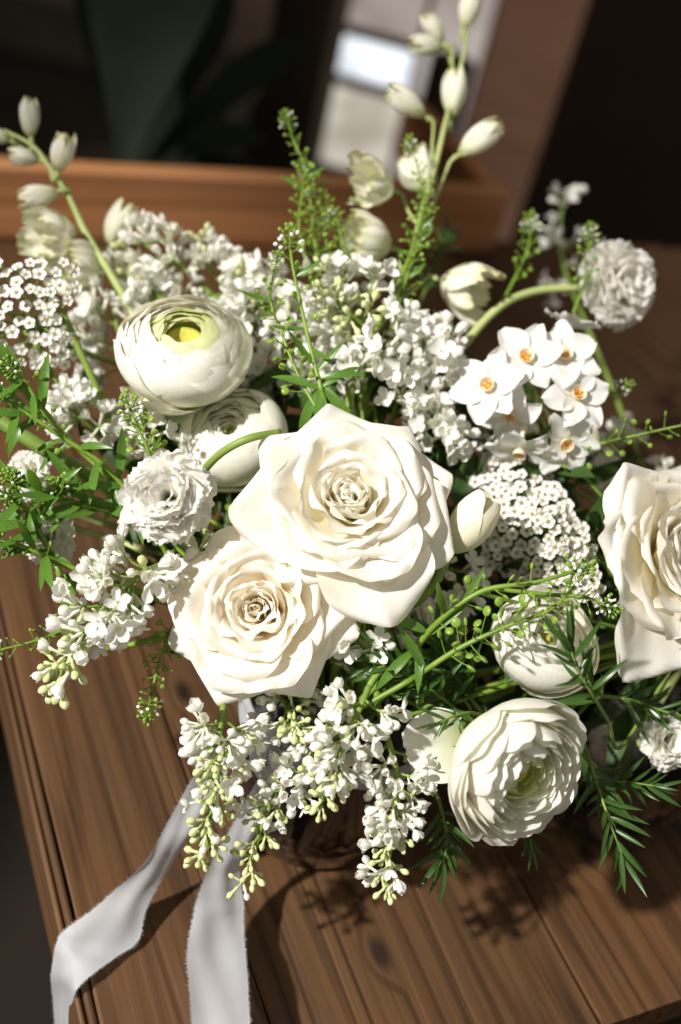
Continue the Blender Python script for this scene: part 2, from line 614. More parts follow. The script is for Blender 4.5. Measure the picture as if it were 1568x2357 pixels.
# ------------------------------------------------------------------ the petal
def petal(mb, m, L, W, ph0, ph1, r0=0.003, z0=0.0, th0=0.0, rc=None, shape=(0.35, 0.6), fold=None, wave=0.0, wfreq=3,
          edge=0.0, efreq=9, rnd=None, nu=13, nv=11, zs=1.0, ppow=1.0, tipcurl=0.0, uvx=0.5, lobes=0.0, vexp=1.0, tip=0.0, crink=0.0):
    """one petal about local Z. The midline leaves radius r0 and follows tilt ph0..ph1 (0 = up, 90 = outward); the blade
    wraps round the axis with radius rc (None: its own distance from the axis). fold = (where, slope, radius) rolls both
    shoulders of the blade back so that the rim comes to a point."""
    rnd = rnd or R
    K = 40
    rho, zz, ph = [r0], [z0], [ph0]
    for i in range(1, K + 1):
        v = i / K
        p = ph0 + (ph1 - ph0) * v ** ppow
        if v > 0.8:
            p += tipcurl * ((v - 0.8) / 0.2)
        rho.append(rho[-1] + math.sin(p) * L / K)
        zz.append(zz[-1] + math.cos(p) * L / K * zs)
        ph.append(p)

    def prof(t):
        q = min(max(t / L, 0), 1.25) * K
        i = min(int(q), K - 1)
        f = q - i
        return (rho[i] + (rho[i + 1] - rho[i]) * f, zz[i] + (zz[i + 1] - zz[i]) * f, ph[i] + (ph[i + 1] - ph[i]) * min(f, 1))

    w1, w2, w3 = rnd.uniform(0, 6.28), rnd.uniform(0, 6.28), rnd.uniform(0, 6.28)
    asym = rnd.uniform(-0.12, 0.12)
    pts, uvs = [], []
    for i in range(nu):
        u = -1 + 2 * i / (nu - 1)
        row, ur = [], []
        for j in range(nv):
            v = (j / (nv - 1)) ** vexp
            sh = shape[0] + (1 - shape[0]) * math.sin(min(v / shape[1], 1) * math.pi / 2)
            if v > shape[1]:
                q = (v - shape[1]) / (1 - shape[1])
                sh *= math.sqrt(max(0, 1 - (q * 0.80) ** 2.4)) * (1 - tip * q ** 1.5)
            s = u * W * sh
            t = L * v * (1 - 0.10 * abs(u) ** 3 + asym * u * v * 0.5)
            if edge:
                t += L * edge * v ** 3 * (math.sin(efreq * u * 1.7 + w1) + 0.6 * math.sin(efreq * 2.3 * u + w2))
            if lobes:
                t -= L * lobes * v ** 4 * math.exp(-(u / 0.22) ** 2)
            h = 0.0
            if fold:
                fp, fs, fr = fold
                for sg in (-1, 1):
                    nx, ny = fs * sg, 1.0
                    ln = math.hypot(nx, ny)
                    nx, ny = nx / ln, ny / ln
                    d = s * nx + (t - L * (fp + asym * sg * 0.35)) * ny
                    if d > 0:
                        a = min(d / fr, 1.75)
                        ex = d - a * fr
                        ip = fr * math.sin(a) + ex * math.cos(a)
                        s += (ip - d) * nx
                        t += (ip - d) * ny
                        h += fr * (1 - math.cos(a)) + ex * math.sin(a)
            rr, z, p = prof(t)
            c = rc if rc is not None else max(rr, 0.004)
            th = s / c
            ny_ = (math.cos(p), -math.sin(p))
            h += crink * (0.3 + v) * (math.sin(7.3 * u + 4.1 * v + w1) * math.sin(5.2 * v - 3.3 * u + w2) + 0.6 * math.sin(13 * u - 3 * v + w3) * math.sin(9 * v + w1))
            if wave:
                h += wave * v ** 2 * (math.sin(wfreq * u + w3) + 0.5 * math.sin(wfreq * 2.1 * u + w1 + 3 * v)) + wave * 0.5 * math.sin(5 * v + w2) * v
            x = rr - c * (1 - math.cos(th)) * math.cos(p) * (1 if rc is not None else 0)
            if rc is not None:
                z = z + c * (1 - math.cos(th)) * math.sin(p)
                x += h * ny_[0]
                z += h * ny_[1] * zs
                y = c * math.sin(th)
            else:
                x = rr * math.cos(th) + h * ny_[0] * math.cos(th)
                y = rr * math.sin(th) + h * ny_[0] * math.sin(th)
                z = z + h * ny_[1]
            ct, st = math.cos(th0), math.sin(th0)
            row.append((x * ct - y * st, x * st + y * ct, z))
            ur.append((uvx + 0.5 * u * 0.9, v))
        pts.append(row)
        uvs.append(ur)
    mb.grid(pts, uvs, m)


def put_petal(root, Mh, name='petal', **kw):
    mb = MB()
    petal(mb, **kw)
    return put(name, mb.mesh(name), root, Mh)


# ------------------------------------------------------------------ the vases' places
V1 = PT(690, 2010) + Vector((-0.004, 0.052, 0))
V2 = PT(1375, 1958) + Vector((0, 0.055, 0))
VH = 0.125


def to_vase(head, axis, vase, out=0.02, spread=0.03):
    """path of a stem from flower head down into a vase"""
    mouth = Vector((vase.x + R.uniform(-1, 1) * spread * 0.7, vase.y + R.uniform(-1, 1) * spread * 0.7, VH))
    foot = Vector((vase.x - (mouth.x - vase.x) * 0.8, vase.y - (mouth.y - vase.y) * 0.8, 0.012))
    d = (mouth - head).length
    p1 = head - axis * d * 0.35
    p2 = mouth + Vector((0, 0, 1)) * d * 0.15 + (head - mouth) * 0.12
    return spline([head, p1, p2, mouth, foot], 28)


def stem_of(root, head, axis, vase, r=0.0022, m='stem'):
    mb = MB()
    mb.tube(to_vase(head, axis, vase), r, r * 0.9, m, 8)
    return part('stem', mb, root)


def calyx(root, Mh, n=5, L=0.018, m='leaf'):
    mb = MB()
    for i in range(n):
        fr = Matrix.Rotation(i * 2 * math.pi / n, 4, 'Z') @ frame((0.003, 0, -0.001), (1, 0, -0.35), (0, 0, 1))
        mb.leaf(fr, L, L * 0.4, m, bend=0.6)
    mb.blob(Matrix.Translation((0, 0, -0.008)), 0.006, 0.012, 'stem_lt', 8, 5)
    return put('calyx', mb.mesh('calyx'), root, Mh)


# ------------------------------------------------------------------ roses
def rose(name, label, c, axis, size, seed, vase, outer=None, roll=0.0, inner=1.0, m='rose'):
    """rings of petals from the twisted heart out to the reflexed guard petals; outer = [(azimuth, length, tilt)]"""
    rnd = random.Random(seed)
    k = size / 0.055
    base = c - axis * 0.027 * k
    root = thing(name, label, 'rose', base, 'cream white roses')
    Mh = frame(base, axis, IU, roll)
    rings = [  # n, r0, L, W, ph0, ph1, rc, fold slope, fold radius, wave
        (4, 0.0008, 0.0205, 0.0070, 14, -16, None, 0, 0, 0.0012), (5, 0.0022, 0.0220, 0.0085, 14, -8, 0.0065, 0.3, 0.0020, 0.0014), (5, 0.0046, 0.0245, 0.0130, 18, -4, 0.0105, 0.3, 0.0024, 0.0014),
        (5, 0.0062, 0.0272, 0.0165, 26, 0, 0.0155, 0.4, 0.0030, 0.0018), (5, 0.0074, 0.0310, 0.0210, 36, 12, 0.0205, 0.45, 0.0040, 0.0018), (5, 0.0082, 0.0365, 0.0255, 46, 28, 0.0280, 0.5, 0.0052, 0.0020),
        (5, 0.0086, 0.0420, 0.0285, 54, 48, 0.0350, 0.55, 0.0062, 0.0024), (6, 0.0088, 0.0465, 0.0300, 62, 66, 0.0430, 0.6, 0.0070, 0.0026)]
    off = rnd.uniform(0, 6.28)
    for ri, (n, r0, L, W, p0, p1, rc, fs, fr, wv) in enumerate(rings):
        if ri < 5:
            r0, W, rc = r0 * inner, W * inner, (rc * inner if rc else None)
        off += rnd.uniform(0.5, 0.9)
        for i in range(n):
            th = off + i * 2 * math.pi / n + rnd.uniform(-0.22, 0.22)
            fold = (rnd.uniform(0.86, 0.98), fs * rnd.uniform(0.7, 1.4), fr * 0.8 * k * rnd.uniform(0.8, 1.3)) if fs else None
            put_petal(root, Mh, m=m, L=L * k * rnd.uniform(0.93, 1.08), W=W * k * rnd.uniform(0.9, 1.1), ph0=rad(p0 + rnd.uniform(-4, 4)), ph1=rad(p1 + rnd.uniform(-8, 8)), r0=r0 * k, th0=th,
                      rc=rc * k if rc else None, shape=(0.36, 0.66), fold=fold, wave=wv * k, wfreq=2.6, edge=0.008, efreq=3.6, rnd=rnd, nu=23, nv=21, crink=0.00035 * k, ppow=1.1, z0=-0.0006 * ri * k)
    if outer is None:
        outer = [(off + i * 2 * math.pi / 7 + rnd.uniform(-0.2, 0.2), 0.052 + rnd.uniform(-0.003, 0.003), 86 + rnd.uniform(-8, 10)) for i in range(7)]
    for (az, L, p1) in outer:
        put_petal(root, Mh, m='rose', L=L * 1.04 * k, W=0.0335 * k * rnd.uniform(0.95, 1.08), ph0=rad(72), ph1=rad(p1), r0=0.009 * k, th0=az, rc=0.065 * k, shape=(0.40, 0.60),
                  fold=(rnd.uniform(0.90, 0.98), rnd.uniform(0.65, 0.95), 0.0036 * k), wave=0.0030 * k, wfreq=2.2, edge=0.008, efreq=3.6, rnd=rnd, nu=25, nv=21, crink=0.0005 * k, z0=-0.0055 * k)
    calyx(root, Mh @ Matrix.Translation((0, 0, -0.007)), L=0.026)
    stem_of(root, base - axis * 0.009, axis, vase, 0.0028)
    return root


# ------------------------------------------------------------------ ranunculus
def ranunculus(name, label, c, axis, size, seed, vase, layers=9, per=6, style='bowl', roll=0.0, core=0.30, skirt=2, e_in=60, e_out=34, gin=0.2):
    rnd = random.Random(seed)
    zc = size * 0.72
    base = c - axis * zc * 0.95
    root = thing(name, label, 'ranunculus', base, 'white ranunculus flowers')
    Mh = frame(base, axis, IU, roll)
    for li in range(layers):
        q = li / (layers - 1)                      # 0 inner, 1 outer
        Ri = size * (core + (1 - core) * q ** 0.9)
        nper = per if q > 0.3 else max(4, per - 1)
        for a in range(nper):
            th = (a + 0.37 * li * 1.3) * 2 * math.pi / nper + rnd.uniform(-0.3, 0.3)
            if style == 'bowl':
                end = rad(-e_in + (e_in - e_out) * q + rnd.uniform(-4, 4))
                wd = 0.95 * Ri * 2 * math.pi / nper * 0.78
                ed, wv, lb = 0.006, 0.0004 + 0.0005 * q, 0.01
            else:
                end = rad(-52 + 44 * q ** 1.3 + rnd.uniform(-9, 8))
                wd = Ri * 2 * math.pi / nper * (0.50 + 0.16 * q)
                ed, wv, lb = 0.003, 0.0005, 0.012
            Rj = Ri * rnd.uniform(0.965, 1.035)
            span = rad(88) - end
            L = Rj * span
            mt = 'ran_in' if q < gin else 'ran'
            put_petal(root, Mh, m=mt, L=L, W=wd, ph0=rad(88), ph1=end, r0=0.0008, z0=(size - Rj) * 0.72, th0=th, rc=None if style == 'bowl' else Rj * 0.80,
                      shape=(0.25, 0.60), wave=wv, wfreq=2.6, edge=ed, efreq=4, rnd=rnd, nu=15, nv=15, zs=0.78, lobes=lb,
                      tipcurl=rad(20) if style != 'bowl' else rad(-20), uvx=0.5)
    for s in range(skirt):                         # loose outer petals
        th = rnd.uniform(0, 6.28)
        put_petal(root, Mh, m='ran', L=size * 1.5, W=size * 0.55, ph0=rad(95), ph1=rad(20), r0=0.001, th0=th, rc=size * 0.9,
                  shape=(0.3, 0.6), wave=0.001, edge=0.01, rnd=rnd, z0=-0.0015, nu=15, nv=13)
    cm = MB()
    rr = size * core * 0.60
    cm.lathe([(0.0003, 0), (rr * 0.4, rr * 0.05), (rr * 0.8, rr * 0.32), (rr * 0.97, rr * 0.42), (rr, rr * 0.25), (rr * 0.9, -rr * 0.6)], Matrix.Translation((0, 0, zc + size * core * 0.10)), 'ran_core', 28)
    cm.blob(Matrix.Translation((0, 0, zc - rr * 0.9)), rr * 0.2, rr * 1.0, 'ran_core', 16, 8)
    put('flower_centre', cm.mesh('flower_centre'), root, Mh)
    calyx(root, Mh, L=0.014)
    stem_of(root, base - axis * 0.006, axis, vase, 0.0026)
    return root, Mh


# ------------------------------------------------------------------ carnation
def carnation(name, label, c, axis, size, seed, path, n=52, cat='carnation', m='stem_lt', rs=0.0022):
    rnd = random.Random(seed)
    base = c - axis * size * 0.55
    root = thing(name, label, cat, base, 'white ruffled carnations')
    Mh = frame(base, axis, IU)
    for i in range(n):
        t = (i + 0.5) / n
        th = i * GA + rnd.uniform(-0.3, 0.3)
        tilt = rad(2 + 92 * t ** 0.75 + rnd.uniform(-9, 9))
        L = size * rnd.uniform(0.88, 1.05) * (0.98 - 0.05 * t)
        put_petal(root, Mh, m='carn', L=L, W=L * rnd.uniform(0.42, 0.58), ph0=tilt * 0.55, ph1=tilt, r0=0.0006, th0=th,
                  rc=size * rnd.uniform(0.35, 0.9), shape=(0.12, 0.92), wave=size * 0.036, wfreq=rnd.uniform(4, 6.5), edge=0.022, efreq=8,
                  rnd=rnd, nu=19, nv=9, tipcurl=rad(rnd.uniform(10, 70)))
    cm = MB()
    cm.lathe([(0.0022, -0.014), (0.0052, -0.010), (0.0058, 0.0), (0.0075, 0.008), (0.004, 0.010)], None, 'stem_lt', 10)
    put('calyx', cm.mesh('calyx'), root, Mh)
    mb = MB()
    mb.tube(path, rs, rs * 1.1, m, 8)
    part('stem', mb, root)
    return root


# ------------------------------------------------------------------ lilac
def lobe(mb, az, tilt, L, W, zt, m, cup=0.5):
    """one thick spoon-shaped lobe at the mouth of a floret tube"""
    pts, uvs = [], []
    for i in range(6):
        u = -1 + 2 * i / 5
        row, ur = [], []
        for j in range(6):
            v = j / 5
            wv = W * 0.5 * (0.30 + 0.75 * math.sin(min(1, v * 1.02 + 0.1) * math.pi * 0.62)) * math.sqrt(max(0.02, 1 - max(0, (v - 0.55) / 0.45) ** 2.2))
            p = tilt + cup * (0.55 - v) * 1.5
            r = 0.0010 + L * v * math.sin(tilt) + cup * L * 0.5 * math.sin(v * math.pi) * math.cos(tilt) * 0.5
            z = zt + L * v * math.cos(tilt) - cup * L * 0.5 * math.sin(v * math.pi) * math.sin(tilt) * 0.5
            y = u * wv
            x = r - abs(u) ** 2 * wv * 0.45 * math.cos(tilt)
            z2 = z + abs(u) ** 2 * wv * 0.45 * math.sin(tilt)
            row.append((x * math.cos(az) - y * math.sin(az), x * math.sin(az) + y * math.cos(az), z2))
            ur.append((u * 0.5 + 0.5, v))
        pts.append(row)
        uvs.append(ur)
    mb.grid(pts, uvs, m)


def floret_meshes():
    out = []
    for kind in range(6):
        mb = MB()
        r = random.Random(40 + kind)
        tl = r.uniform(0.0075, 0.0095)
        if kind < 5:
            mb.lathe([(0.0006, 0), (0.0010, 0.0012), (0.00085, tl * 0.6), (0.0013, tl), (0.0006, tl + 0.0003)], None, 'lilac_tube', 6)
            til = (1.25, 0.95, 0.35, 0.18, 0.65)[kind]
            for a in range(4):
                lobe(mb, a * math.pi / 2 + r.uniform(-0.15, 0.15), til + r.uniform(-0.22, 0.22), r.uniform(0.0066, 0.0080), r.uniform(0.0050, 0.0060), tl - 0.0004, 'lilac',
                     0.55 if til < 0.7 else 0.25)
        out.append(mb.mesh('floret'))
    buds = []
    for kind in range(4):
        mb = MB()
        g = kind >= 2
        tl = 0.0040 if g else 0.0065
        mb.lathe([(0.0006, 0), (0.0010, 0.001), (0.0008, tl * 0.7), (0.0012, tl + 0.0005)], None, 'lilac_bud' if g else 'lilac_tube', 6)
        rr = (0.0024, 0.0027, 0.0021, 0.0019)[kind]
        pr = []
        for i in range(7):
            a = math.pi * i / 6
            pr.append((max(0.0002, rr * math.sin(a)), tl + rr * 2.5 * (0.5 - 0.5 * math.cos(a))))
        k0 = len(mb.v)
        mb.lathe(pr, None, 'lilac_bud' if g else 'lilac', 12)
        for q in range(k0, len(mb.v)):              # four seams
            x, y, z = mb.v[q]
            a = math.atan2(y, x)
            f = 1 - 0.20 * abs(math.cos(2 * a)) ** 8
            mb.v[q] = (x * f, y * f, z)
        buds.append(mb.mesh('bud'))
    return out[:5], buds


FLO, BUD = floret_meshes()


def lilac(name, label, path, seed, clusters=13, reach=0.024, per=6, tipbuds=0.35, scale=1.0, open_=0.5, stem_r=0.0018, vase=None, group='white lilac sprays', bend=0.35, facing=None):
    rnd = random.Random(seed)
    pts = spline(path, 30)
    root = thing(name, label, 'lilac', pts[0], group)
    sm = MB()
    sm.tube(pts, stem_r, 0.0009, 'stem', 7)
    if vase is not None:
        sm.tube(to_vase(pts[0], (pts[3] - pts[0]).normalized(), vase)[:], stem_r, stem_r * 1.2, 'stem', 7)
    for k in range(clusters):
        t = (0.04 + 0.96 * (k + 0.5) / clusters)
        i = min(int(t * 29), 28)
        p = pts[i].lerp(pts[i + 1], t * 29 - i)
        ax = (pts[i + 1] - pts[max(i - 1, 0)]).normalized()
        az = k * GA + rnd.uniform(-0.4, 0.4)
        d = rdir(ax, rad(72 - 45 * t), az)
        if facing is not None and d.dot(facing) < -0.35:
            d = (d + facing * 0.6).normalized()
        Lb = reach * (1.05 - 0.62 * t) * rnd.uniform(0.75, 1.15)
        e = p + d * Lb
        sm.tube(spline([p, p + d * Lb * 0.5 + ax * Lb * 0.08, e], 5), 0.0009, 0.0006, 'stem', 5)
        nf = max(3, int((per + 1) * (1.1 - 0.35 * t) + rnd.uniform(-0.5, 1.5)))
        for f in range(nf):
            fd = rdir(d, rad(rnd.uniform(8, 22) if f == 0 else rnd.uniform(30, 78)), f * GA + az)
            s0 = e - d * rnd.uniform(0, 0.35) * Lb
            s1 = s0 + fd * rnd.uniform(0.0012, 0.003)
            sm.tube([s0, s1], 0.0005, 0.0005, 'stem_lt', 4, False)
            x = rnd.random()
            if t > 1 - tipbuds * 0.55 and x < 0.85:
                nm, me = 'bud', BUD[rnd.choice((2, 3))]
            elif x < tipbuds * (0.3 + t):
                nm, me = 'bud', BUD[rnd.choice((0, 1, 1, 2))]
            else:
                nm, me = 'floret', FLO[rnd.choice((0, 1, 4)) if rnd.random() < open_ else rnd.choice((2, 3))]
            sc = scale * rnd.uniform(0.78, 1.16)
            put(nm, me, root, frame(s1, fd, None, rnd.uniform(0, 6)) @ Matrix.Scale(sc, 4))
    part('stem', sm, root)
    return root


# ------------------------------------------------------------------ shared small meshes
def leaf_mesh(m, L, W, bend, fold=0.25, shape=0.45, name='leaf', twist=0.0):
    mb = MB()
    mb.leaf(Matrix.Identity(4), L, W, m, bend, fold, 8, twist, shape)
    return mb.mesh(name)


CLEAF = [leaf_mesh('leaf', 1, 0.17, b, 0.2, 0.55, twist=tw) for b, tw in ((0.3, 0.2), (0.9, 0.4), (1.5, -0.3), (-0.5, 0.5))]
NLEAF = [leaf_mesh('needle', 1, 0.125, b, 0.3, 0.5, twist=tw) for b, tw in ((0.2, 0.0), (0.5, 0.3), (-0.3, -0.3), (0.8, 0.1))]


def pod_mesh():
    mb = MB()
    fr = Matrix.Scale(0.38, 4, (0, 1, 0))
    mb.blob(fr, 0.5, 1.0, 'pod', 10, 6)
    return mb.mesh('seed_pod')


POD = pod_mesh()


def cress(name, label, path, seed, pods=22, leaves=(), head=True, pod_span=(0.15, 0.85), r=0.0009, ped=0.0075, psize=0.0040, head_size=1.0, vase=None, group='pepper cress sprigs', n=30):
    rnd = random.Random(seed)
    pts = spline(path, n)
    root = thing(name, label, 'cress', pts[0], group)
    sm = MB()
    sm.tube(pts, r * 1.25, r * 0.6, 'cress', 6)
    if vase is not None:
        sm.tube(to_vase(pts[0], (pts[3] - pts[0]).normalized(), vase), r * 1.25, r * 1.3, 'cress', 6)

    def at(t):
        q = min(max(t, 0), 0.9999) * (n - 1)
        i = min(int(q), n - 2)
        return pts[i].lerp(pts[i + 1], q - i), (pts[i + 1] - pts[i]).normalized()
    for k in range(pods):
        t = pod_span[0] + (pod_span[1] - pod_span[0]) * (k + rnd.uniform(0.2, 0.8)) / pods
        p, ax = at(t)
        d = rdir(ax, rad(rnd.uniform(50, 85)), k * GA)
        Lp = ped * rnd.uniform(0.75, 1.2) * (1.1 - 0.5 * t)
        e = p + d * Lp + Vector((0, 0, 1)) * Lp * 0.15
        sm.tube([p, p.lerp(e, 0.5) - Vector((0, 0, 1)) * Lp * 0.06, e], 0.00035, 0.0003, 'cress', 4, False)
        s = psize * rnd.uniform(0.8, 1.15) * (1.15 - 0.6 * t)
        put('seed_pod', POD, root, frame(e, (e - p).normalized(), None, rnd.uniform(0, 6)) @ Matrix.Scale(s, 4))
    part('stem', sm, root)
    if head:
        hb = MB()
        p, ax = at(1.0)
        for k in range(26):
            a = rad(8 + 95 * (k / 26) ** 0.7)
            d = rdir(ax, a, k * GA)
            q = p + d * rnd.uniform(0.003, 0.0048) * head_size - ax * 0.005 * (k / 26) * head_size
            hb.tube([p - ax * 0.005 * (k / 26), q], 0.00025, 0.00025, 'cress', 4, False)
            hb.blob(frame(q, d), 0.00085 * head_size, 0.0019 * head_size, 'pod' if k < 11 or rnd.random() < 0.35 else 'yarrow', 6, 4)
        part('flower_cluster', hb, root)
    for (t, L, side) in leaves:
        p, ax = at(t)
        d = (ax * 0.35 + side).normalized()
        put('leaf', CLEAF[rnd.randrange(4)], root, frame(p, d, cv(0, 0.4, 1)) @ Matrix.Scale(L, 4))
    return root


def needles(name, label, path, seed, n=26, L=0.024, ang=(25, 70), span=(0.2, 1.0), vase=None, group='dark needle-leaved sprigs', r=0.0009):
    rnd = random.Random(seed)
    pts = spline(path, 24)
    root = thing(name, label, 'foliage', pts[0], group)
    sm = MB()
    sm.tube(pts, r * 1.3, r * 0.5, 'stem', 6)
    if vase is not None:
        sm.tube(to_vase(pts[0], (pts[2] - pts[0]).normalized(), vase), r * 1.3, r * 1.4, 'stem', 6)
    part('stem', sm, root)
    for k in range(n):
        t = span[0] + (span[1] - span[0]) * (k + rnd.random() * 0.7) / n
        q = min(t, 0.999) * 23
        i = int(q)
        p = pts[i].lerp(pts[i + 1], q - i)
        ax = (pts[i + 1] - pts[i]).normalized()
        d = rdir(ax, rad(rnd.uniform(*ang) * (1 - 0.55 * max(0, t - 0.6) / 0.4)), k * GA + rnd.uniform(-0.3, 0.3))
        put('leaf', NLEAF[rnd.randrange(4)], root, frame(p, d, cv(rnd.uniform(-0.5, 0.5), rnd.uniform(-0.3, 0.8), 1)) @ Matrix.Scale(L * rnd.uniform(0.65, 1.15), 4))
    return root


# ------------------------------------------------------------------ THE SETTING
dv = Vector((-math.sin(rad(31.6)), math.cos(rad(31.6)), 0))      # along the planks, away from the viewer
dw = Vector((dv.y, -dv.x, 0))                                    # across the planks, to the right
E0 = PT(126, 2000)                                               # a point on the table's left edge
E1 = PT(1500, 2322)                                              # a point on its near edge
near = (E1 - E0).dot(dv)
FAR = 1.55
troot = thing('table', 'old brown plank table under the flowers', 'table', E0 + dv * near + Vector((0, 0, -0.75)))
TM = Matrix((dv, dw, Vector((0, 0, 1)))).transposed().to_4x4()   # local x along, y across
x = 0.0052
rp = random.Random(3)
widths = [0.083, 0.176, 0.150, 0.182, 0.158, 0.170, 0.165]


# the upright pine board at the far side
A, B = PT(-260, 548), PT(1130, 585)
bd = (B - A)
BL = bd.length
bx = bd.normalized()
by = Vector((-bx.y, bx.x, 0))
BM = Matrix.Translation(A + Vector((0, 0, 0.002))) @ Matrix((bx, Vector((0, 0, 1)), -by)).transposed().to_4x4()


def run_to(xx, back=0.03):
    """length of a table board that ends behind the crate side"""
    return ((A - E0 - dw * xx).dot(by) + back) / dv.dot(by) - near


def plank(L, W, H, m, bev=0.0014, nseg=1):
    """board with eased long edges, length along x from 0"""
    mb = MB()
    prof = [(0, -H), (0, -bev), (bev * 0.4, -bev * 0.35), (bev, 0), (W - bev, 0), (W - bev * 0.4, -bev * 0.35), (W, -bev), (W, -H)]
    pts = [[(L * j / 12, py + (0.0004 * math.sin(j * 1.7 + W * 50) if py in (0, W) else 0), pz) for j in range(13)] for (py, pz) in prof]
    uvs = [[(j / 12, py) for j in range(13)] for (py, pz) in prof]
    mb.grid(pts, uvs, m)
    mb.f.append(tuple(i * 13 for i in range(8)))
    mb.m.append(0)
    mb.f.append(tuple(i * 13 + 12 for i in reversed(range(8))))
    mb.m.append(0)
    return mb


for i, wd in enumerate(widths):
    o = E0 + dv * near + dw * x + Vector((0, 0, rp.uniform(-0.0012, 0.0)))
    put('plank', plank(run_to(x), wd, 0.028, 'table').mesh('plank', False), troot, Matrix.Translation(o) @ TM)
    x += wd + 0.0010
TW = x
for (a, b, zt, zb) in ((0.0, 0.0042, -0.0008, -0.05),):
    o = E0 + dv * near + dw * a + Vector((0, 0, zt))
    put('edge_strip', plank(run_to(a), b - a, zt - zb, 'table', 0.0016).mesh('edge_strip', False), troot, Matrix.Translation(o) @ TM)
o = E0 + dv * near + dw * -0.0042 + Vector((0, 0, -0.005))
put('edge_strip', plank(run_to(0), 0.0036, 0.044, 'table', 0.0014).mesh('edge_strip', False), troot, Matrix.Translation(o) @ TM)
for (a, b) in ((0.06, 0.06), (FAR - near - 0.1, 0.06), (0.06, TW - 0.1), (FAR - near - 0.1, TW - 0.1)):
    mb = MB()
    mb.box((-0.03, -0.03, -0.75), (0.03, 0.03, -0.03), 'table')
    put('leg', mb.mesh('leg', False), troot, Matrix.Translation(E0 + dv * (near + a) + dw * b) @ TM)
mb = MB()
mb.box((0.03, 0.012, -0.10), (FAR - near - 0.03, 0.03, -0.03), 'table')
put('apron', mb.mesh('apron', False), troot, Matrix.Translation(E0 + dv * near) @ TM)

mb = MB()
mb.grid([[(-8, -3, -0.75), (-8, 8, -0.75)], [(8, -3, -0.75), (8, 8, -0.75)]], [[(0, 0), (0, 1)], [(1, 0), (1, 1)]], 'floor')
tag(put('floor', mb.mesh('floor', False)), kind='structure')

broot = thing('wooden_crate', 'orange pine crate side behind the flowers with wire handle', 'crate', A + Vector((0, 0, 0.002)))
put('board', plank(BL, 0.078, 0.022, 'board', 0.003).mesh('board', False), broot, BM)
mb = MB()
mb.box((0, 0, 0.0), (0.02, 0.09, 0.0), 'board')
for xx in (0.0, BL - 0.02):
    mb = MB()
    mb.box((xx, 0.0, -0.28), (xx + 0.02, 0.074, -0.0225), 'board')
    put('end_board', mb.mesh('end_board', False), broot, BM)
h0 = [PY(-60, 405, A.y - 0.02)]
hp = [P(-90, 470, 1.10), P(-85, 405, 1.10), P(40, 402, 1.10), P(55, 412, 1.10), P(52, 446, 1.12)]
mb = MB()
mb.tube(spline(hp, 24), 0.0022, 0.0022, 'metal', 8)
part('handle', mb, broot)

# far room: wall, posts, lit window
WY = 2.3


def wallbox(name, x0, y0, x1, y1, Y, depth, m, lab=None, cat=None, kind=None, parent=None, smooth=False):
    """upright slab whose front face lies at Y"""
    p0, p1 = PY(x0, y0, Y), PY(x1, y1, Y)
    mb = MB()
    mb.box((min(p0.x, p1.x), Y, min(p0.z, p1.z)), (max(p0.x, p1.x), Y + depth, max(p0.z, p1.z)), m)
    if parent is not None:
        return part(name, mb, parent, smooth)
    o = put(name, mb.mesh(name, smooth))
    return tag(o, lab, cat, None, kind)


mb = MB()
mb.box((-4, 2.75, -0.75), (4, 2.9, 2.2), 'darkwood')
tag(put('back_wall', mb.mesh('back_wall', False)), 'dark brown wall at the far end of the room', 'wall', kind='structure')

# unseen wall on the left, added so its opening shapes the spot beam
WX = -1.15
oy0, oy1, oz0, oz1 = -0.62, 0.34, 0.80, 1.60
mb = MB()
mb.box((WX - 0.10, -1.6, -0.75), (WX, oy0, 2.2), 'taupe')
mb.box((WX - 0.10, oy1, -0.75), (WX, 2.75, 2.2), 'taupe')
mb.box((WX - 0.10, oy0, -0.75), (WX, oy1, oz0), 'taupe')
mb.box((WX - 0.10, oy0, oz1), (WX, oy1, 2.2), 'taupe')
tag(put('unseen_beam_wall', mb.mesh('unseen_beam_wall', False)), kind='structure')
mb = MB()
mb.box((WX - 0.07, -0.215, 1.352), (WX - 0.03, oy1, 1.440), 'post')  # unseen bar added across the opening to shade the table's back right
tag(put('beam_blocker_bar', mb.mesh('beam_blocker_bar', False)), kind='structure')

# taupe panel, low grey chest
M['sky_hi'] = emit('bright_daylight', [(0.35, (0.62, 0.66, 0.70)), (0.55, (0.90, 0.95, 1.0))], 1.3, 9)
M['sky_lo'] = emit('cream_daylight', [(0.35, (0.60, 0.54, 0.44)), (0.6, (1.0, 0.93, 0.78))], 0.68, 8)
M['sky_dim'] = emit('dim_daylight', [(0.3, (0.55, 0.44, 0.39)), (0.65, (0.95, 0.83, 0.77))], 0.50, 6)


def vpl(x0, x1, z0, z1, Y, m, dep=0.02):
    mb = MB()
    mb.box((x0, Y, z0), (x1, Y + dep, z1), m)
    return mb


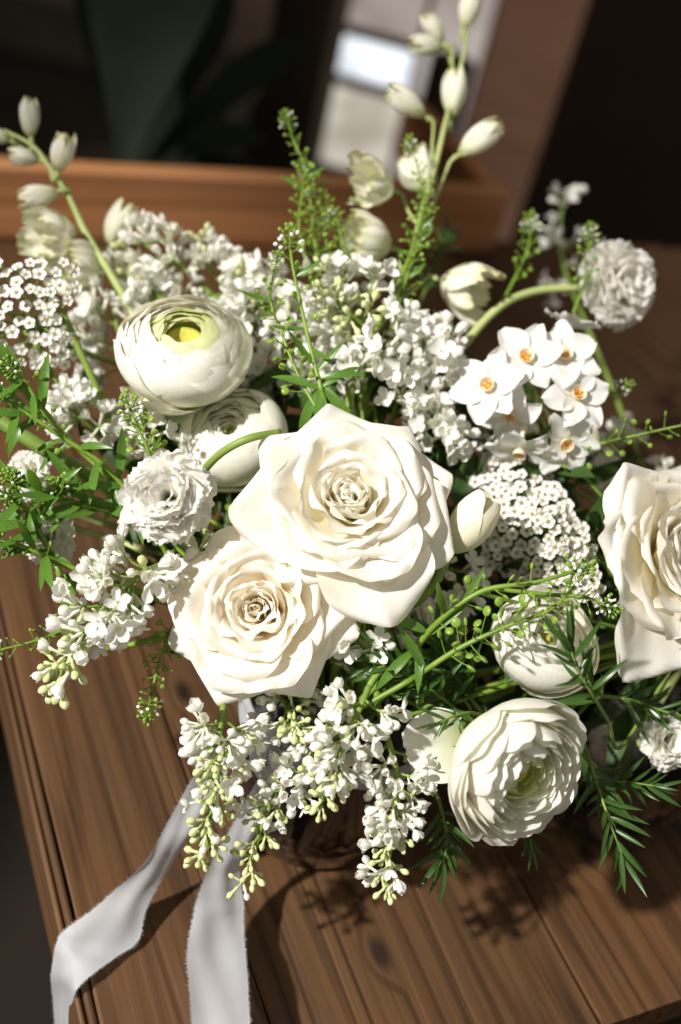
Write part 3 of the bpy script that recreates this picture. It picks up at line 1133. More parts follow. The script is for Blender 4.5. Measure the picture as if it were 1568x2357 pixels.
q = PY(850, 200, 2.5)
wx, wz = q.x, q.z
wroot = thing('window', 'bright low window behind the tall delphinium', 'window', Vector((wx, 2.5, wz - 0.3)))
xa, xb, xc = PY(758, 250, 2.5).x, PY(925, 250, 2.5).x, PY(1075, 250, 2.5).x
z0, z1, z2, z3 = PY(820, 400, 2.5).z, PY(840, 200, 2.5).z, PY(850, 95, 2.5).z, PY(850, -260, 2.5).z
for nm, a, b, c, d, m in (('pane', xa, xb, z0, z1 - 0.012, 'sky_lo'), ('pane', xa, xb, z1 + 0.008, z2, 'sky_hi'), ('pane', xa, xb, z2 + 0.02, z3, 'sky_dim'),
                          ('pane', xb + 0.012, xc, z0, z3, 'sky_dim')):
    part(nm, vpl(a, b, c, d, 2.52, m, 0.006), wroot, False)
for a, b, c, d in ((xa - 0.03, xa, z0 - 0.03, z3), (xb, xb + 0.012, z0, z3), (xa, xb, z1 - 0.012, z1 + 0.008), (xa, xb, z2, z2 + 0.02), (xa, xc, z0 - 0.03, z0), ):
    part('glazing_bar', vpl(a, b, c, d, 2.5, 'taupe', 0.03), wroot, False)
pa, pb = PY(1085, 250, 2.3).x, PY(1275, 250, 2.3).x
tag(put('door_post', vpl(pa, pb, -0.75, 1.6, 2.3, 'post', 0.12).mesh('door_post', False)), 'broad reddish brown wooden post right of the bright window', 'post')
ca = PY(235, 120, 2.2)
tag(put('side_wall', vpl(-3.0, PY(600, 100, 2.4).x, PY(120, 118, 2.4).z, 1.6, 2.4, 'taupe', 0.1).mesh('side_wall', False)), 'taupe wall at upper left behind the house plant', 'wall', kind='structure')
cr = thing('low_cabinet', 'dark grey low cabinet under the taupe wall', 'cabinet', Vector((PY(100, 250, 2.1).x, 2.1, -0.75)))
zt = PY(120, 125, 2.1).z
xr = PY(520, 250, 2.1).x
part('body', vpl(-2.4, xr, -0.75, zt - 0.02, 2.12, 'grey', 0.26), cr, False)
part('top', vpl(-2.42, xr + 0.01, zt - 0.02, zt, 2.10, 'grey', 0.28), cr, False)


# house plant
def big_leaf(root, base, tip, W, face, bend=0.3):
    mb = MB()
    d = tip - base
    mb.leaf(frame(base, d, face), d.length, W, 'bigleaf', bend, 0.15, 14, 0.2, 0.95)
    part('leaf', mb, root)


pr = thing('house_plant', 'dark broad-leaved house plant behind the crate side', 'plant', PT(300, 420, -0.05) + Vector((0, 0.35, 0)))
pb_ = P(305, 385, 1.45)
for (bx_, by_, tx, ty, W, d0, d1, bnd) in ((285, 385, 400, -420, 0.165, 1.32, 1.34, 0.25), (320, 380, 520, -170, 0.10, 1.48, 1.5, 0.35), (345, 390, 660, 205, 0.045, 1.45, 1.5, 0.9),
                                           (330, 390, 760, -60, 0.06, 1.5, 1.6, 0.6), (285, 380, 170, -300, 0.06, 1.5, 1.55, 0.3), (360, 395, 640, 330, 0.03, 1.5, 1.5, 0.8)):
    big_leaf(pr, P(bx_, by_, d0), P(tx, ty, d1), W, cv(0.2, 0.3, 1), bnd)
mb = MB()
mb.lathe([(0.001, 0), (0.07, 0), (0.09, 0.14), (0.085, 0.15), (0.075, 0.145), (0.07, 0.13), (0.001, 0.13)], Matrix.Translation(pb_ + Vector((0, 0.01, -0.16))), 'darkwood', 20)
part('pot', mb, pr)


# ------------------------------------------------------------------ VASES
def vase(label, pos, r, h, flare=1.0):
    root = thing('glass_vase', label, 'vase', pos, 'clear glass vases')
    pr = [(0.001, 0.001), (r * 0.93, 0.001), (r * 0.99, 0.006), (r * 1.0, 0.02), (r * 1.02 * flare, h * 0.6), (r * 0.86, h * 0.88), (r * 0.80, h * 0.94), (r * 0.86, h),
          (r * 0.83, h), (r * 0.77, h * 0.94), (r * 0.83, h * 0.88), (r * 0.97 * flare, h * 0.6), (r * 0.96, 0.02), (r * 0.93, 0.011), (0.001, 0.010)]
    mb = MB()
    k0 = len(mb.v)
    mb.lathe(pr, None, 'glass', 48)
    for q in range(k0, len(mb.v)):                  # pressed ribs
        x_, y_, z_ = mb.v[q]
        if 0.015 < z_ < h * 0.9:
            f = 1 + 0.012 * math.cos(24 * math.atan2(y_, x_))
            mb.v[q] = (x_ * f, y_ * f, z_)
    put('body', mb.mesh('body'), root, Matrix.Translation(pos))
    wb = MB()
    wb.lathe([(0.001, 0.0115), (r * 0.90, 0.0125), (r * 0.945, 0.022), (r * 0.955 * flare, h * 0.55), (r * 0.95 * flare, h * 0.58), (0.001, h * 0.58)], None, 'water', 40)
    put('water', wb.mesh('water'), root, Matrix.Translation(pos))
    return root


vase('ribbed clear glass vase beside the ribbon tails', V1, 0.052, VH)
vase('clear glass vase under the peony-like ranunculus', V2, 0.056, VH)

# ------------------------------------------------------------------ FLOWERS
D = math.radians
rose('rose', 'largest open white rose in the middle of the bouquet', P(812, 1120, 0.545), cv(0.06, 0.34, 0.94), 0.0505, 11, V1, inner=1.12,
     outer=[(D(186), 0.057, 84), (D(228), 0.050, 88), (D(287), 0.064, 84), (D(330), 0.054, 88), (D(12), 0.050, 84), (D(55), 0.050, 80), (D(100), 0.050, 82), (D(142), 0.052, 84)])
rose('rose', 'cream white rose below and left of the largest rose', P(582, 1398, 0.548), cv(-0.08, 0.14, 0.98), 0.0460, 23, V1, inner=1.25, m='rose_blush',
     outer=[(D(200), 0.050, 92), (D(250), 0.054, 88), (D(300), 0.052, 90), (D(345), 0.053, 92), (D(40), 0.048, 92), (D(100), 0.046, 90), (D(150), 0.048, 92)])
rose('rose', 'white rose cut off by the right edge of the photo', P(1622, 1262, 0.565), cv(0.48, 0.20, 0.86), 0.0500, 31, V2, inner=1.2,
     outer=[(D(243), 0.072, 112), (D(205), 0.050, 66), (D(165), 0.050, 66), (D(120), 0.054, 78), (D(60), 0.05, 85), (D(0), 0.05, 85), (D(300), 0.055, 85)])

ranunculus('ranunculus', 'globe-shaped white ranunculus with a yellow-green centre', P(425, 805, 0.615), cv(0.06, 0.66, 0.75), 0.0400, 5, V1, layers=17, per=6, core=0.44, e_in=52, e_out=10, gin=0.34)
ranunculus('ranunculus', 'half-hidden white ranunculus between the green-centred one and the largest rose', P(535, 1010, 0.625), cv(-0.12, 0.60, 0.78), 0.0315, 6, V1, layers=12, per=5, core=0.12, skirt=1, e_in=66, e_out=38, gin=0.1)
rr_, Mh_ = ranunculus('ranunculus', 'peony-like many-petalled ranunculus at lower right with one loose petal', P(1186, 1768, 0.545), cv(0.50, -0.37, 0.78), 0.0385, 8, V2, layers=14, per=8, style='ruffle', core=0.22, skirt=0, gin=0.16)
mbp = MB()
petal(mbp, 'ran', 0.034, 0.0190, rad(66), rad(104), 0.0, 0, 0, rc=0.04, shape=(0.35, 0.55), wave=0.0020, edge=0.012, crink=0.0005, nu=19, nv=17, rnd=random.Random(2))
put('petal', mbp.mesh('petal'), rr_, frame(P(1078, 1705, 0.572), cv(0.1, 0.2, 1), IU) @ Matrix.Rotation(rad(188), 4, 'Z'))
ranunculus('ranunculus', 'white ranunculus tucked between the yarrow and the peony-like ranunculus', P(1248, 1480, 0.590), cv(0.30, 0.55, 0.78), 0.0310, 9, V2, layers=7, per=3, core=0.22, skirt=1, e_in=60, e_out=24, gin=0.1)

# cream bud beside the largest rose
c = P(1040, 1272, 0.585)
ax = cv(0.50, 0.80, 0.28)
tr = thing('tulip_bud', 'closed cream bud at the right side of the largest rose', 'flower bud', c)
Mt = frame(c, ax, IU)
for k in range(6):
    put_petal(tr, Mt, m='tulip', L=0.0400 * (1 if k < 3 else 1.03), W=0.0125, ph0=rad(54), ph1=rad(-34), r0=0.001, th0=k * 2.094 + (0.5 if k > 2 else 0) + 0.4, rc=None,
              shape=(0.4, 0.5), wave=0.0002, edge=0.0, nu=13, nv=14, z0=(0.0006 if k < 3 else 0), fold=None, tip=0.35)
stem_of(tr, c - ax * 0.001, ax, V1, 0.0022)

# carnations
c6, a6 = P(385, 1140, 0.545), cv(0.0, 0.15, 0.98)
carnation('carnation', 'ruffled white carnation at left between ranunculus and cream rose', c6, a6, 0.0275, 3, to_vase(c6 - a6 * 0.022, a6, V1), 64)
c7, a7 = P(1436, 648, 0.70), cv(0.50, 0.06, 0.86)
b7 = c7 - a7 * 0.0205
carnation('carnation', 'ruffled white carnation at upper right on a long arching stem', c7, a7, 0.0350, 4,
          spline([b7, P(1330, 662, 0.705), P(1225, 672, 0.70), P(1140, 715, 0.69), P(1045, 825, 0.68), P(960, 960, 0.70), Vector((V1.x + 0.02, V1.y, VH)), Vector((V1.x, V1.y, 0.02))], 40), 46, rs=0.0026)
c8, a8 = P(1545, 1705, 0.60), cv(0.1, 0.15, 0.95)
carnation('carnation', 'ruffled white carnation half cut off at the lower right edge', c8, a8, 0.0190, 14, to_vase(c8 - a8 * 0.016, a8, V2), 44)
c9, a9 = P(60, 1085, 0.63), cv(-0.2, 0.3, 0.9)
carnation('carnation', 'small ruffled white carnation behind cress at the left edge', c9, a9, 0.0165, 15, to_vase(c9 - a9 * 0.014, a9, V1), 34)
c10, a10 = P(955, 1420, 0.60), cv(0.1, 0.0, 1)
carnation('carnation', 'shaded white carnation under the point of the largest rose', c10, a10, 0.0170, 16, to_vase(c10 - a10 * 0.014, a10, V1), 34)
c11, a11 = P(110, 1235, 0.60), cv(-0.1, 0.0, 1)
carnation('carnation', 'white carnation in shade at the left edge below the cress', c11, a11, 0.0185, 17, to_vase(c11 - a11 * 0.014, a11, V1), 34)

# lilac sprays
FC = -FW
lilac('lilac', 'white lilac spray hanging over the table left of the cream rose', [P(370, 1300, 0.590), P(310, 1330, 0.570), P(230, 1410, 0.558), P(140, 1545, 0.56)], 51, 18, 0.021, 7, 0.45, 1.05, 0.3, vase=V1, facing=FC)
lilac('lilac', 'white lilac spray hanging down over the left ribbon', [P(515, 1620, 0.565), P(505, 1700, 0.555), P(500, 1800, 0.55), P(475, 1960, 0.555)], 52, 17, 0.0145, 7, 1.0, 0.86, 0.3, vase=V1, facing=FC)
lilac('lilac', 'white lilac spray slanting down to its tip above the right ribbon', [P(770, 1650, 0.580), P(700, 1760, 0.57), P(620, 1860, 0.565), P(565, 2030, 0.565)], 53, 17, 0.0110, 6, 0.85, 0.82, 0.35, vase=V1, facing=FC)
lilac('lilac', 'short full white lilac spray below the cream rose on the right', [P(850, 1580, 0.565), P(820, 1650, 0.555), P(780, 1740, 0.55), P(750, 1840, 0.555)], 54, 15, 0.0130, 7, 0.6, 0.86, 0.4, vase=V1, facing=FC)
lilac('lilac', 'longest white lilac spray hanging beside the peony-like ranunculus', [P(890, 1690, 0.575), P(915, 1790, 0.565), P(910, 1890, 0.56), P(885, 2030, 0.565)], 55, 18, 0.0115, 7, 0.6, 0.82, 0.4, vase=V1, facing=FC)
lilac('lilac', 'large white lilac truss behind the top of the largest rose', [P(830, 990, 0.66), P(840, 900, 0.655), P(850, 790, 0.65), P(800, 660, 0.66)], 56, 18, 0.046, 8, 0.16, 1.05, 0.55, vase=V1, facing=FC)
lilac('lilac', 'yellow-green budded lilac tip in front of the large white truss', [P(850, 760, 0.645), P(820, 735, 0.638), P(790, 710, 0.632), P(760, 680, 0.630)], 68, 9, 0.011, 5, 1.6, 1.0, 0.3, facing=FC)
lilac('lilac', 'white lilac truss right of the green-centred ranunculus', [P(730, 960, 0.68), P(690, 860, 0.675), P(640, 760, 0.67), P(590, 660, 0.68)], 57, 16, 0.036, 7, 0.08, 1.05, 0.6, vase=V1, facing=FC)
lilac('lilac', 'white lilac truss fanning out left of the paperwhites', [P(900, 980, 0.67), P(920, 900, 0.66), P(960, 850, 0.655), P(985, 800, 0.66)], 58, 13, 0.032, 6, 0.08, 1.05, 0.7, vase=V1, facing=FC)
lilac('lilac', 'budded white lilac tip above the green-centred ranunculus', [P(490, 680, 0.70), P(430, 625, 0.70), P(370, 585, 0.70), P(310, 545, 0.71)], 59, 10, 0.020, 6, 0.35, 1.0, 0.3, vase=V1, facing=FC)
lilac('lilac', 'small budded lilac tip between crate and lilac truss', [P(540, 690, 0.70), P(510, 650, 0.70), P(480, 610, 0.71), P(462, 570, 0.71)], 60, 6, 0.015, 5, 0.4, 1.0, 0.3, vase=V1, facing=FC)
lilac('lilac', 'shaded white lilac spray left of the green-centred ranunculus', [P(330, 860, 0.70), P(290, 800, 0.70), P(265, 730, 0.70), P(270, 660, 0.71)], 61, 12, 0.026, 6, 0.15, 1.05, 0.5, vase=V1, facing=FC)
lilac('lilac', 'white lilac clump between carnation and cream rose', [P(530, 1340, 0.62), P(490, 1310, 0.605), P(450, 1295, 0.60), P(410, 1330, 0.595)], 62, 9, 0.014, 6, 0.35, 0.95, 0.5, vase=V1, facing=FC)
lilac('lilac', 'white lilac clump under the gap between the two roses', [P(860, 1480, 0.60), P(845, 1470, 0.59), P(830, 1455, 0.58), P(820, 1430, 0.575)], 63, 7, 0.016, 6, 0.35, 0.95, 0.4, vase=V1, facing=FC)
lilac('lilac', 'green-budded lilac clump just under the cream rose', [P(650, 1600, 0.60), P(660, 1620, 0.585), P(665, 1640, 0.575), P(690, 1660, 0.57)], 64, 8, 0.014, 5, 0.9, 0.85, 0.3, vase=V1, facing=FC)
lilac('lilac', 'blurred white lilac behind the rose at the right edge', [P(1500, 1180, 0.72), P(1470, 1120, 0.72), P(1430, 1080, 0.73), P(1400, 1030, 0.74)], 65, 10, 0.030, 6, 0.25, 1.0, 0.5, vase=V2, facing=FC)
lilac('lilac', 'pinkish blurred lilac far behind the upper right carnation', [P(1330, 700, 0.86), P(1300, 620, 0.88), P(1290, 540, 0.9), P(1295, 440, 0.92)], 66, 7, 0.022, 3, 0.1, 1.1, 0.6, vase=V2)
lilac('lilac', 'shaded lilac clump between largest rose and cream bud', [P(1010, 1300, 0.64), P(1030, 1310, 0.63), P(1045, 1330, 0.62), P(1050, 1370, 0.615)], 67, 6, 0.016, 5, 0.2, 1.0, 0.6, vase=V1, facing=FC)

lilac('lilac', 'shaded white lilac clump between the yarrow stem and thick green stem', [P(240, 1010, 0.655), P(215, 985, 0.645), P(190, 960, 0.64), P(160, 940, 0.64)], 69, 9, 0.016, 5, 0.2, 0.95, 0.5, vase=V1, facing=FC)
lilac('lilac', 'small white lilac clump under the green-centred ranunculus', [P(370, 1010, 0.64), P(360, 1000, 0.63), P(345, 985, 0.625), P(330, 970, 0.62)], 70, 6, 0.013, 5, 0.2, 0.95, 0.5, vase=V1, facing=FC)
lilac('lilac', 'white lilac clump just right of the top of the green-centred ranunculus', [P(540, 800, 0.70), P(560, 760, 0.69), P(590, 720, 0.685), P(600, 680, 0.685)], 73, 10, 0.022, 6, 0.1, 0.95, 0.5, vase=V1, facing=FC)
lilac('lilac', 'white lilac clump peeping over the back of the green-centred ranunculus', [P(400, 730, 0.70), P(390, 710, 0.69), P(375, 690, 0.685), P(350, 670, 0.685)], 74, 8, 0.016, 6, 0.15, 0.95, 0.5, vase=V1, facing=FC)
lilac('lilac', 'white lilac clump at the upper right shoulder of the largest rose', [P(1020, 1010, 0.66), P(1010, 1000, 0.65), P(1000, 985, 0.645), P(985, 960, 0.64)], 75, 7, 0.016, 6, 0.1, 0.95, 0.5, vase=V1, facing=FC)
lilac('lilac', 'white lilac clump below the lowest point of the largest rose', [P(985, 1470, 0.62), P(960, 1450, 0.61), P(930, 1440, 0.605), P(900, 1450, 0.60)], 76, 7, 0.014, 5, 0.2, 0.95, 0.5, vase=V1, facing=FC)

# delphinium
def delph_bud(root, pos, d, L, wd, open_, rnd, sides=5):
    """closed or opening flower of overlapping sepals"""
    nm = 'bud' if open_ < 0.3 else 'flower'
    Mb = frame(pos, d, IU, rnd.uniform(0, 6))
    core_ = MB()
    if open_ < 0.3:
        for k in range(sides):
            petal(core_, 'delph', L * rnd.uniform(1.15, 1.28), wd * 0.72, rad(48), rad(-34 + 40 * open_), 0.0006 + 0.0006 * (k % 2), 0.0004 * (k % 2), k * 2 * math.pi / sides, rc=wd * 0.62, shape=(0.35, 0.45), wave=0.0006, rnd=rnd, nu=9, nv=12, tip=0.5, crink=0.0003)
        core_.tube([(0, 0, 0.002), (0.001, 0, -0.004), (-0.001, 0, -0.009)], 0.0016, 0.001, 'stem_lt', 6)
        return put(nm, core_.mesh(nm), root, Mb)
    core_.blob(Matrix.Translation((0, 0, 0)), wd * 0.42, L * 0.7, 'delph', 9, 6)
    core_.tube([(0, 0, 0.002), (0.001, 0, -0.004), (-0.001, 0, -0.009)], 0.0016, 0.001, 'stem_lt', 6)
    f = put(nm, core_.mesh(nm), root, Mb)
    for k in range(7):
        mb = MB()
        petal(mb, 'delph', L * rnd.uniform(1.1, 1.4), wd * rnd.uniform(0.75, 0.95), rad(64), rad(-44 + 62 * open_ + rnd.uniform(-14, 14)), 0.0006, 0.0005 * (k % 3), k * 2.5, rc=None if open_ < 0.6 else wd * 1.4,
              shape=(0.35, 0.55), wave=0.0018, edge=0.035, efreq=6, rnd=rnd, nu=15, nv=13, crink=0.0005)
        put('sepal', mb.mesh('sepal'), f, Mb)
    return f


def delphinium(name, label, path, buds, seed, vase, r=0.0022):
    rnd = random.Random(seed)
    pts = spline(path, 30)
    root = thing(name, label, 'delphinium', pts[0], 'pale delphinium spires')
    sm = MB()
    sm.tube(pts, r * 1.2, r * 0.5, 'stem_lt', 8)
    sm.tube(to_vase(pts[0], (pts[3] - pts[0]).normalized(), vase), r * 1.2, r * 1.3, 'stem', 8)
    for (x, y, d, dx, dy, dz, L, wd, op, t) in buds:
        pos = P(x, y, d)
        dr = cv(dx, dy, dz)
        pos = pos - dr * L * 0.5
        j = pts[min(29, int(t * 29))]
        e = pos - dr * 0.007
        sm.tube(spline([j, j.lerp(e, 0.55) + Vector((0, 0, -0.002)), e, pos], 9), 0.0011, 0.0010, 'stem_lt', 6)
        delph_bud(root, pos, dr, L, wd, op, rnd)
    part('stem', sm, root)
    return root


delphinium('delphinium', 'tall pale delphinium spire rising in front of the bright window',
           [P(900, 700, 0.66), P(945, 600, 0.68), P(975, 480, 0.70), P(1005, 370, 0.72), P(1030, 265, 0.74), P(1062, 150, 0.76), P(1075, 70, 0.775)],
           [(1080, 22, 0.78, 0.25, 0.95, 0.1, 0.026, 0.0092, 0, 0.99), (985, 105, 0.77, -0.85, -0.1, 0.3, 0.022, 0.0085, 0, 0.78), (1000, 68, 0.78, -0.5, 0.7, 0.2, 0.020, 0.008, 0, 0.80),
            (1045, 220, 0.745, 0.1, 0.98, 0.1, 0.028, 0.0095, 0, 0.68), (940, 238, 0.735, -0.8, 0.45, 0.3, 0.027, 0.0095, 0, 0.45), (1100, 323, 0.725, 0.78, 0.55, 0.2, 0.029, 0.010, 0, 0.22),
            (868, 428, 0.70, -0.8, 0.1, 0.6, 0.026, 0.0125, 0.45, 0.3), (968, 405, 0.74, -0.3, 0.6, -0.4, 0.026, 0.010, 0.4, 0.4), (858, 556, 0.69, -0.75, 0.1, 0.6, 0.028, 0.0145, 0.5, 0.12),
            (1062, 660, 0.69, 0.75, -0.35, 0.35, 0.030, 0.013, 0.5, 0.02)], 71, V1)
delphinium('delphinium', 'pale delphinium spire leaning left in front of the crate side',
           [P(330, 760, 0.69), P(255, 630, 0.69), P(200, 540, 0.70), P(160, 455, 0.71), P(118, 390, 0.71), P(75, 335, 0.715), P(10, 300, 0.72)],
           [(69, 275, 0.715, 0.05, 0.95, 0.3, 0.021, 0.0078, 0.05, 0.86), (142, 355, 0.70, 0.35, 0.75, 0.5, 0.022, 0.0098, 0.15, 0.72), (58, 362, 0.72, -0.9, 0.1, 0.3, 0.018, 0.0075, 0, 0.80),
            (94, 450, 0.70, -0.85, -0.3, 0.4, 0.023, 0.0095, 0.1, 0.62), (128, 538, 0.69, -0.7, -0.2, 0.7, 0.027, 0.0135, 0.6, 0.45), (270, 520, 0.72, 0.45, 0.85, 0.1, 0.027, 0.011, 0.15, 0.25),
            (192, 612, 0.70, -0.6, 0.0, 0.6, 0.028, 0.0120, 0.4, 0.2), (-5, 312, 0.72, -0.8, 0.3, 0.3, 0.016, 0.006, 0, 0.99)], 72, V1)

# paperwhite narcissus
nr_ = random.Random(9)
U = P(1240, 925, 0.655)
nroot = thing('narcissus', 'cluster of white paperwhite narcissus with orange stamens', 'narcissus', U)
ns = MB()
ns.tube(to_vase(U, cv(0.1, 0.6, 0.5), V2), 0.0030, 0.0034, 'stem', 10)


def narc_flower(x, y, d, dx, dy, dz, s=1.0, roll=0.0, refl=0.0):
    c = P(x, y, d)
    ax = cv(dx, dy, dz)
    s *= 1.16
    Mf = frame(c, ax, IU, roll)
    base = c - ax * 0.016 * s
    ns.tube(spline([U, U.lerp(base, 0.5) + IU * 0.002, base, base + ax * 0.002], 10), 0.0011, 0.0016, 'stem_lt', 7)
    fb = MB()
    fb.lathe([(0.0015, -0.016 * s), (0.0022, -0.013 * s), (0.0012, -0.009 * s), (0.0014, -0.002 * s), (0.0018, 0.0)], None, 'narc_cup', 9)
    fb.lathe([(0.0005, 0.0006), (0.0024 * s, 0.0006), (0.0030 * s, 0.0018), (0.0035 * s, 0.0036 * s), (0.0037 * s, 0.0041 * s), (0.0033 * s, 0.0036 * s), (0.0027 * s, 0.0020)], None, 'narc_cup', 18)
    f = put('flower', fb.mesh('flower'), nroot, Mf)
    for k in range(6):
        mb = MB()
        petal(mb, 'narc', 0.0168 * s * nr_.uniform(0.94, 1.06), 0.0074 * s * nr_.uniform(0.86, 1.1), rad(80 + refl * 20), rad(84 + refl * 50 + nr_.uniform(-14, 14)), 0.0018, -0.0002 - 0.0006 * (k % 2), k * math.pi / 3 + nr_.uniform(-0.08, 0.08),
              rc=0.012 * s, shape=(0.38, 0.48), wave=0.0014, wfreq=2.5, rnd=nr_, nu=9, nv=11, tipcurl=rad(nr_.uniform(-10, 25)), tip=0.38)
        for q, (a, b, cc) in enumerate(mb.v):       # pointed tips
            pass
        put('tepal', mb.mesh('tepal'), f, Mf)
    st = MB()
    for k in range(5):
        a = k * 1.257 + 0.3
        st.blob(frame((0.0013 * math.cos(a) * s, 0.0013 * math.sin(a) * s, 0.0006), (0.2 * math.cos(a), 0.2 * math.sin(a), 1)), 0.0006 * s, 0.0036 * s, 'stamen', 6, 4)
    st.lathe([(0.0014 * s, 0.0009), (0.0003, 0.0010)], None, 'stamen', 10)
    put('stamens', st.mesh('stamens'), f, Mf)


for a in ((1210, 824, 0.635, -0.05, 0.30, 0.95, 1.05, 0.1, 0), (1297, 820, 0.640, 0.10, 0.42, 0.9, 1.05, 0.5, 0), (1124, 888, 0.630, -0.35, 0.18, 0.92, 1.05, 0.3, 0), (1325, 910, 0.632, 0.34, 0.30, 0.88, 1.05, 0.15, 0.1),
          (1175, 955, 0.640, -0.25, -0.55, 0.6, 0.95, 0.2, 0.3), (1197, 1035, 0.635, -0.22, -0.86, 0.42, 1.0, 0.6, 0.2), (1300, 1018, 0.635, 0.18, -0.50, 0.85, 1.0, 0.0, 0.1), (1312, 752, 0.665, 0.25, 0.85, 0.1, 0.9, 0.0, -0.4)):
    narc_flower(*a)
part('stem', ns, nroot)


# yarrow
def yarrow_mesh():
    mb = MB()
    for k in range(5):
        lobe(mb, k * 2 * math.pi / 5, 1.45, 0.0027, 0.0032, 0.0002, 'yarrow', 0.1)
    for k in range(9):
        a = k * GA
        r_ = 0.0012 * math.sqrt(k / 9)
        mb.blob(Matrix.Translation((r_ * math.cos(a), r_ * math.sin(a), -0.0002)), 0.0004, 0.0012, 'yarrow_c', 5, 3)
    mb.lathe([(0.0004, -0.0038), (0.0011, -0.0032), (0.0013, -0.0015), (0.0009, 0.0002)], None, 'stem_lt', 7)
    return mb.mesh('floret')


YF = yarrow_mesh()


def yarrow(label, spots, foot_, seed, vase, cent, ref, spread=0.75, group='yarrow heads'):
    """spots: head points; florets face away from cent"""
    rnd = random.Random(seed)
    root = thing('yarrow', label, 'yarrow', foot_, group)
    sm = MB()
    hub = [foot_.lerp(cent, 0.75)]
    nodes = []
    for (p, s) in spots:
        d = ((p - cent).normalized() * spread + FC * (1 - spread) + Vector((rnd.uniform(-0.3, 0.3), rnd.uniform(-0.3, 0.3), rnd.uniform(-0.3, 0.3)))).normalized()
        put('floret', YF, root, frame(p, d, None, rnd.uniform(0, 6)) @ Matrix.Scale(s, 4))
        q = p - d * 0.0036 * s
        n0 = p.lerp(cent, 0.38) + Vector((rnd.uniform(-1, 1), rnd.uniform(-1, 1), rnd.uniform(-1, 1))) * 0.004
        sm.tube(spline([n0, n0.lerp(q, 0.5) + (p - cent) * 0.05, q], 5), 0.0006, 0.0005, 'stem', 4, False)
        nodes.append(n0)
    for n0 in nodes[::3]:
        sm.tube(spline([hub[0], hub[0].lerp(n0, 0.5), n0], 5), 0.0010, 0.0007, 'stem', 5, False)
    sm.tube(spline([foot_, foot_.lerp(hub[0], 0.5), hub[0]], 8), 0.0018, 0.0014, 'stem', 7)
    sm.tube(to_vase(foot_, (hub[0] - foot_).normalized(), vase), 0.0018, 0.002, 'stem', 7)
    part('stem', sm, root)
    return root


def scatter(poly, n, seed, dfun, mind):
    rnd = random.Random(seed)
    out = []
    xs = [p[0] for p in poly]
    ys = [p[1] for p in poly]
    tries = 0
    while len(out) < n and tries < 20000:
        tries += 1
        x_, y_ = rnd.uniform(min(xs), max(xs)), rnd.uniform(min(ys), max(ys))
        ins = False
        j = len(poly) - 1
        for i in range(len(poly)):
            if (poly[i][1] > y_) != (poly[j][1] > y_) and x_ < (poly[j][0] - poly[i][0]) * (y_ - poly[i][1]) / (poly[j][1] - poly[i][1]) + poly[i][0]:
                ins = not ins
            j = i
        if not ins or any((x_ - a) ** 2 + (y_ - b) ** 2 < mind ** 2 for a, b in out):
            continue
        out.append((x_, y_))
    return [(P(a, b, dfun(a, b) + rnd.uniform(-0.004, 0.006)), rnd.uniform(0.85, 1.15)) for a, b in out]


poly = [(1060, 975), (1130, 985), (1240, 1060), (1300, 1150), (1350, 1230), (1385, 1320), (1375, 1385), (1290, 1375), (1200, 1340), (1115, 1300), (1130, 1180), (1080, 1090)]
sp1 = scatter(poly, 150, 81, lambda a, b: 0.600 + 0.00022 * abs((a - 1100) - (b - 990) * 0.72) + max(0, 1180 - b) * 0.0004, 19)
yarrow('large flat-topped yarrow head between paperwhites and the right-hand rose', sp1, P(1230, 1330, 0.67), 82, V2, P(1215, 1215, 0.655), None, 0.45)
poly = [(-30, 610), (80, 590), (180, 610), (185, 670), (120, 720), (175, 780), (170, 840), (40, 850), (-30, 840)]
sp2 = scatter(poly, 58, 83, lambda a, b: 0.615 + 0.00012 * abs(b - 680), 22)
yarrow('green-stemmed yarrow head at the left edge below the leaning delphinium', sp2, P(165, 800, 0.665), 84, V1, P(70, 760, 0.655), None, 0.7)

# cress sprigs
cress('cress', 'tallest cress sprig standing before the crate with a bent tip', [P(735, 700, 0.66), P(690, 540, 0.675), P(697, 440, 0.685), P(703, 390, 0.69), P(675, 320, 0.695), P(660, 268, 0.70)], 91, 48, [(0.4, 0.02, cv(-0.8, 0.4, 0.3)), (0.5, 0.015, cv(0.8, 0.3, 0.2))], vase=V1, psize=0.0034, ped=0.0062)
cress('cress', 'leaning cress sprig right of the tallest sprig', [P(765, 690, 0.68), P(755, 600, 0.685), P(745, 500, 0.69), P(730, 440, 0.70), P(705, 385, 0.705)], 92, 54, [], vase=V1, psize=0.0038, pod_span=(0.2, 0.9))
cress('cress', 'short cress sprig with white tip by the half-open delphinium flower', [P(800, 690, 0.675), P(795, 600, 0.68), P(780, 520, 0.685), P(765, 490, 0.69)], 93, 34, [], vase=V1, psize=0.0034)
lv = [(0.02, 0.030, cv(-0.95, 0.15, 0.3)), (0.03, 0.026, cv(0.9, 0.3, 0.3)), (0.05, 0.034, cv(0.55, -0.8, 0.3)), (0.03, 0.034, cv(-0.3, -0.95, 0.3)), (0.04, 0.030, cv(0.05, -1, 0.3)), (0.16, 0.024, cv(-0.8, 0.6, 0.3)),
      (0.08, 0.026, cv(0.85, -0.1, 0.4)), (0.12, 0.022, cv(0.8, 0.5, 0.3)), (0.34, 0.022, cv(-0.8, -0.4, 0.3)), (0.62, 0.018, cv(0.9, 0.05, 0.2)), (0.25, 0.018, cv(0.5, -0.7, 0.4))]
cress('cress', 'leafy cress sprig rising from the largest rose with a white bud head', [P(742, 905, 0.590), P(715, 800, 0.597), P(688, 680, 0.605), P(672, 600, 0.61), P(668, 545, 0.615)], 94, 10, lv, vase=V1, psize=0.0042, head_size=1.5, r=0.0012, pod_span=(0.3, 0.9))
